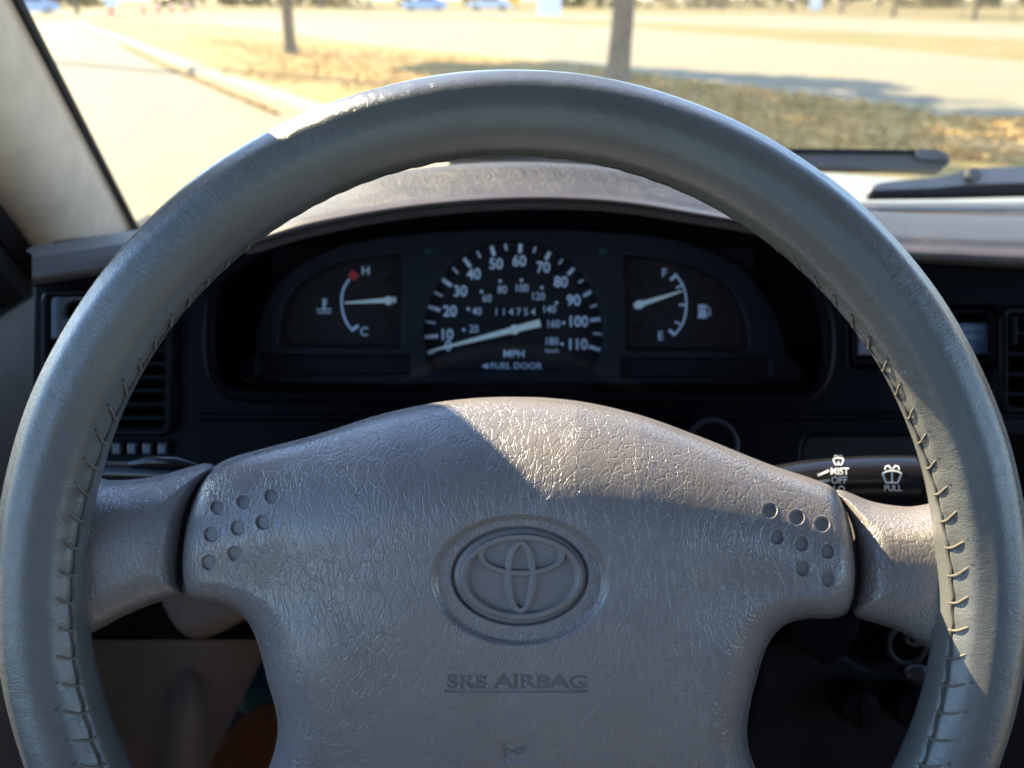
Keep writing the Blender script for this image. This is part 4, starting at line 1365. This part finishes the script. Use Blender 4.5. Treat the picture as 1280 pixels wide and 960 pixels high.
def pad_h(X, Y, D):
    h = pad_nolet(X, Y, D)
    for (cx, cy) in dimL + dimR:
        e = np.hypot(X - cx, Y - cy) / 9.0
        h -= .0010 * (1 - ss(.90, 1.03, e)) - .00020 * np.exp(-((e - 1.12) / .1) ** 2)
    e = ell(X, Y, 650, 720, 86, 62)
    h -= .0020 * (1 - ss(.97, 1.015, e))
    msk = np.maximum(raster(let, *GRID), raster(horn, *GRID) * .6)
    h -= .00055 * msk
    bx = np.maximum(np.abs(X - 644) - 19, np.abs(Y - 938) - 13)
    h -= .0004 * (1 - ss(-1.5, 1.5, bx))
    return h
pad = field('airbag_cover', pad_out, 1.15, pad_h, m_pad, sw)
def zpad(off):
    def q(x, y):
        X = np.array([[x]]); Y = np.array([[y]])
        return float(ZW - pad_nolet(X, Y, np.array([[60.0]]))[0, 0] + off)
    return q
let.build('lettering', 0, m_letter, pad, zpad(.00042))
horn.build('horn_symbol', 0, m_letter, pad, zpad(.00030))
# dimple floors
for (cx, cy) in dimL + dimR:
    D = sdf(pad_out, np.array([[cx]]), np.array([[cy]]))
    zf = zpad(0)
    v = []; 
    ring_ = [(cx, cy)] + ellipse(cx, cy, 8.0, 8.0, 18)
    xs = np.array([[q[0] for q in ring_]]); ys = np.array([[q[1] for q in ring_]])
    hz = pad_nolet(xs, ys, np.full(xs.shape, float(D[0, 0])) + 0 * xs)
    v = PA(xs, ys, ZW - hz + .00094).reshape(-1, 3)
    mesh_obj('dimple', v, [(0, 1 + (k + 1) % 18, 1 + k) for k in range(18)], m_dimple, pad)
# emblem: an oval plate with three raised rings
def ring_h(X, Y, cx, cy, a, b, wpx):
    e = ell(X, Y, cx, cy, a, b)
    gx = (X - cx) / a ** 2; gy = (Y - cy) / b ** 2
    g = np.sqrt(gx ** 2 + gy ** 2) / np.maximum(e, 1e-6)
    d = np.abs(e - 1) / np.maximum(g, 1e-6)
    return 1 - ss(wpx * .5 - .9, wpx * .5 + 1.4, d)
def emb_h(X, Y, D):
    base = pad_nolet(X, Y, np.full(X.shape, 60.0)) - .0004
    k = np.clip(1 - D / 9, 0, 1)
    base -= .0011 * k * k
    up = np.maximum.reduce([ring_h(X, Y, 652, 721, 73, 49.5, 7.5), ring_h(X, Y, 652, 694, 51, 22.5, 7.0), ring_h(X, Y, 651, 721, 15.5, 42, 6.5)])
    base -= .0007 * (1 - ss(.9, 1.0, ell(X, Y, 652, 721, 73, 49.5)))
    base += .0016 * up
    base -= np.clip(-D, 0, None) * .0015
    return base
field('emblem', ellipse(650, 720, 83.5, 59.5, 90), .8, emb_h, m_emblem, pad, 2.5)

# spokes between the hub and the rim
def spoke(poly, flip, parent, label=None):
    def h(X, Y, D):
        t = np.clip((X - 115) / 150, 0, 1) if not flip else np.clip((1172 - X) / 130, 0, 1)
        b = -.003 - .005 * t
        k = np.clip(1 - D / 42, 0, 1)
        b = b - .013 * (1 - np.sqrt(np.clip(1 - k * k, 0, 1)))
        yt = np.interp(X, [100, 200, 265], [606, 598, 585]) if not flip else np.interp(X, [1040, 1090, 1180], [614, 630, 634])
        tt = np.clip((yt + 95 - Y) / 95, 0, 1.2)
        b = b - .012 * tt ** 2.2
        # creases pulled toward the rim
        return b - np.clip(-D, 0, None) * .003
    return field('spoke', poly, 1.4, h, m_spoke, parent)
spL = [tuple(q) for q in cr([(60, 600), (135, 604), (170, 603), (205, 597), (240, 587), (258, 583), (263, 588), (246, 610), (232, 640), (224, 680), (221, 715), (224, 738), (222, 742), (190, 751), (150, 768), (115, 786), (60, 800)], 5, True)]
spR = [tuple(q) for q in cr([(1046, 618), (1056, 618), (1090, 631), (1130, 637), (1160, 634), (1230, 620), (1240, 830), (1172, 811), (1130, 787), (1095, 775), (1074, 768), (1070, 760), (1074, 735), (1074, 700), (1068, 660), (1056, 632)], 5, True)]
spoke(spL, False, sw); spoke(spR, True, sw)
# lower spokes, below the frame, and the frame of the hub behind the cover
for sgn in (-1, 1):
    poly = [(640 + sgn * a, b) for a, b in ((300, 1060), (390, 1085), (480, 1130), (430, 1190), (340, 1130), (290, 1105))]
    def h2(X, Y, D):
        k = np.clip(1 - D / 30, 0, 1)
        return -.010 - .01 * (1 - np.sqrt(np.clip(1 - k * k, 0, 1))) - np.clip(-D, 0, None) * .003
    field('spoke', [tuple(q) for q in cr(poly, 4, True)], 3, h2, m_spoke, sw)
plate('hub_frame', rounded([(236, 640), (330, 600), (640, 575), (960, 610), (1062, 655), (1060, 740), (950, 760), (900, 900), (900, 1080), (380, 1080), (380, 900), (330, 750), (240, 735)], 25), [], ZW + .028, .01, m_black, sw, .002)
plate('hub_shaft', ellipse(640, 740, 150, 120, 30), [], ZW + .036, .03, m_black, sw, .002)
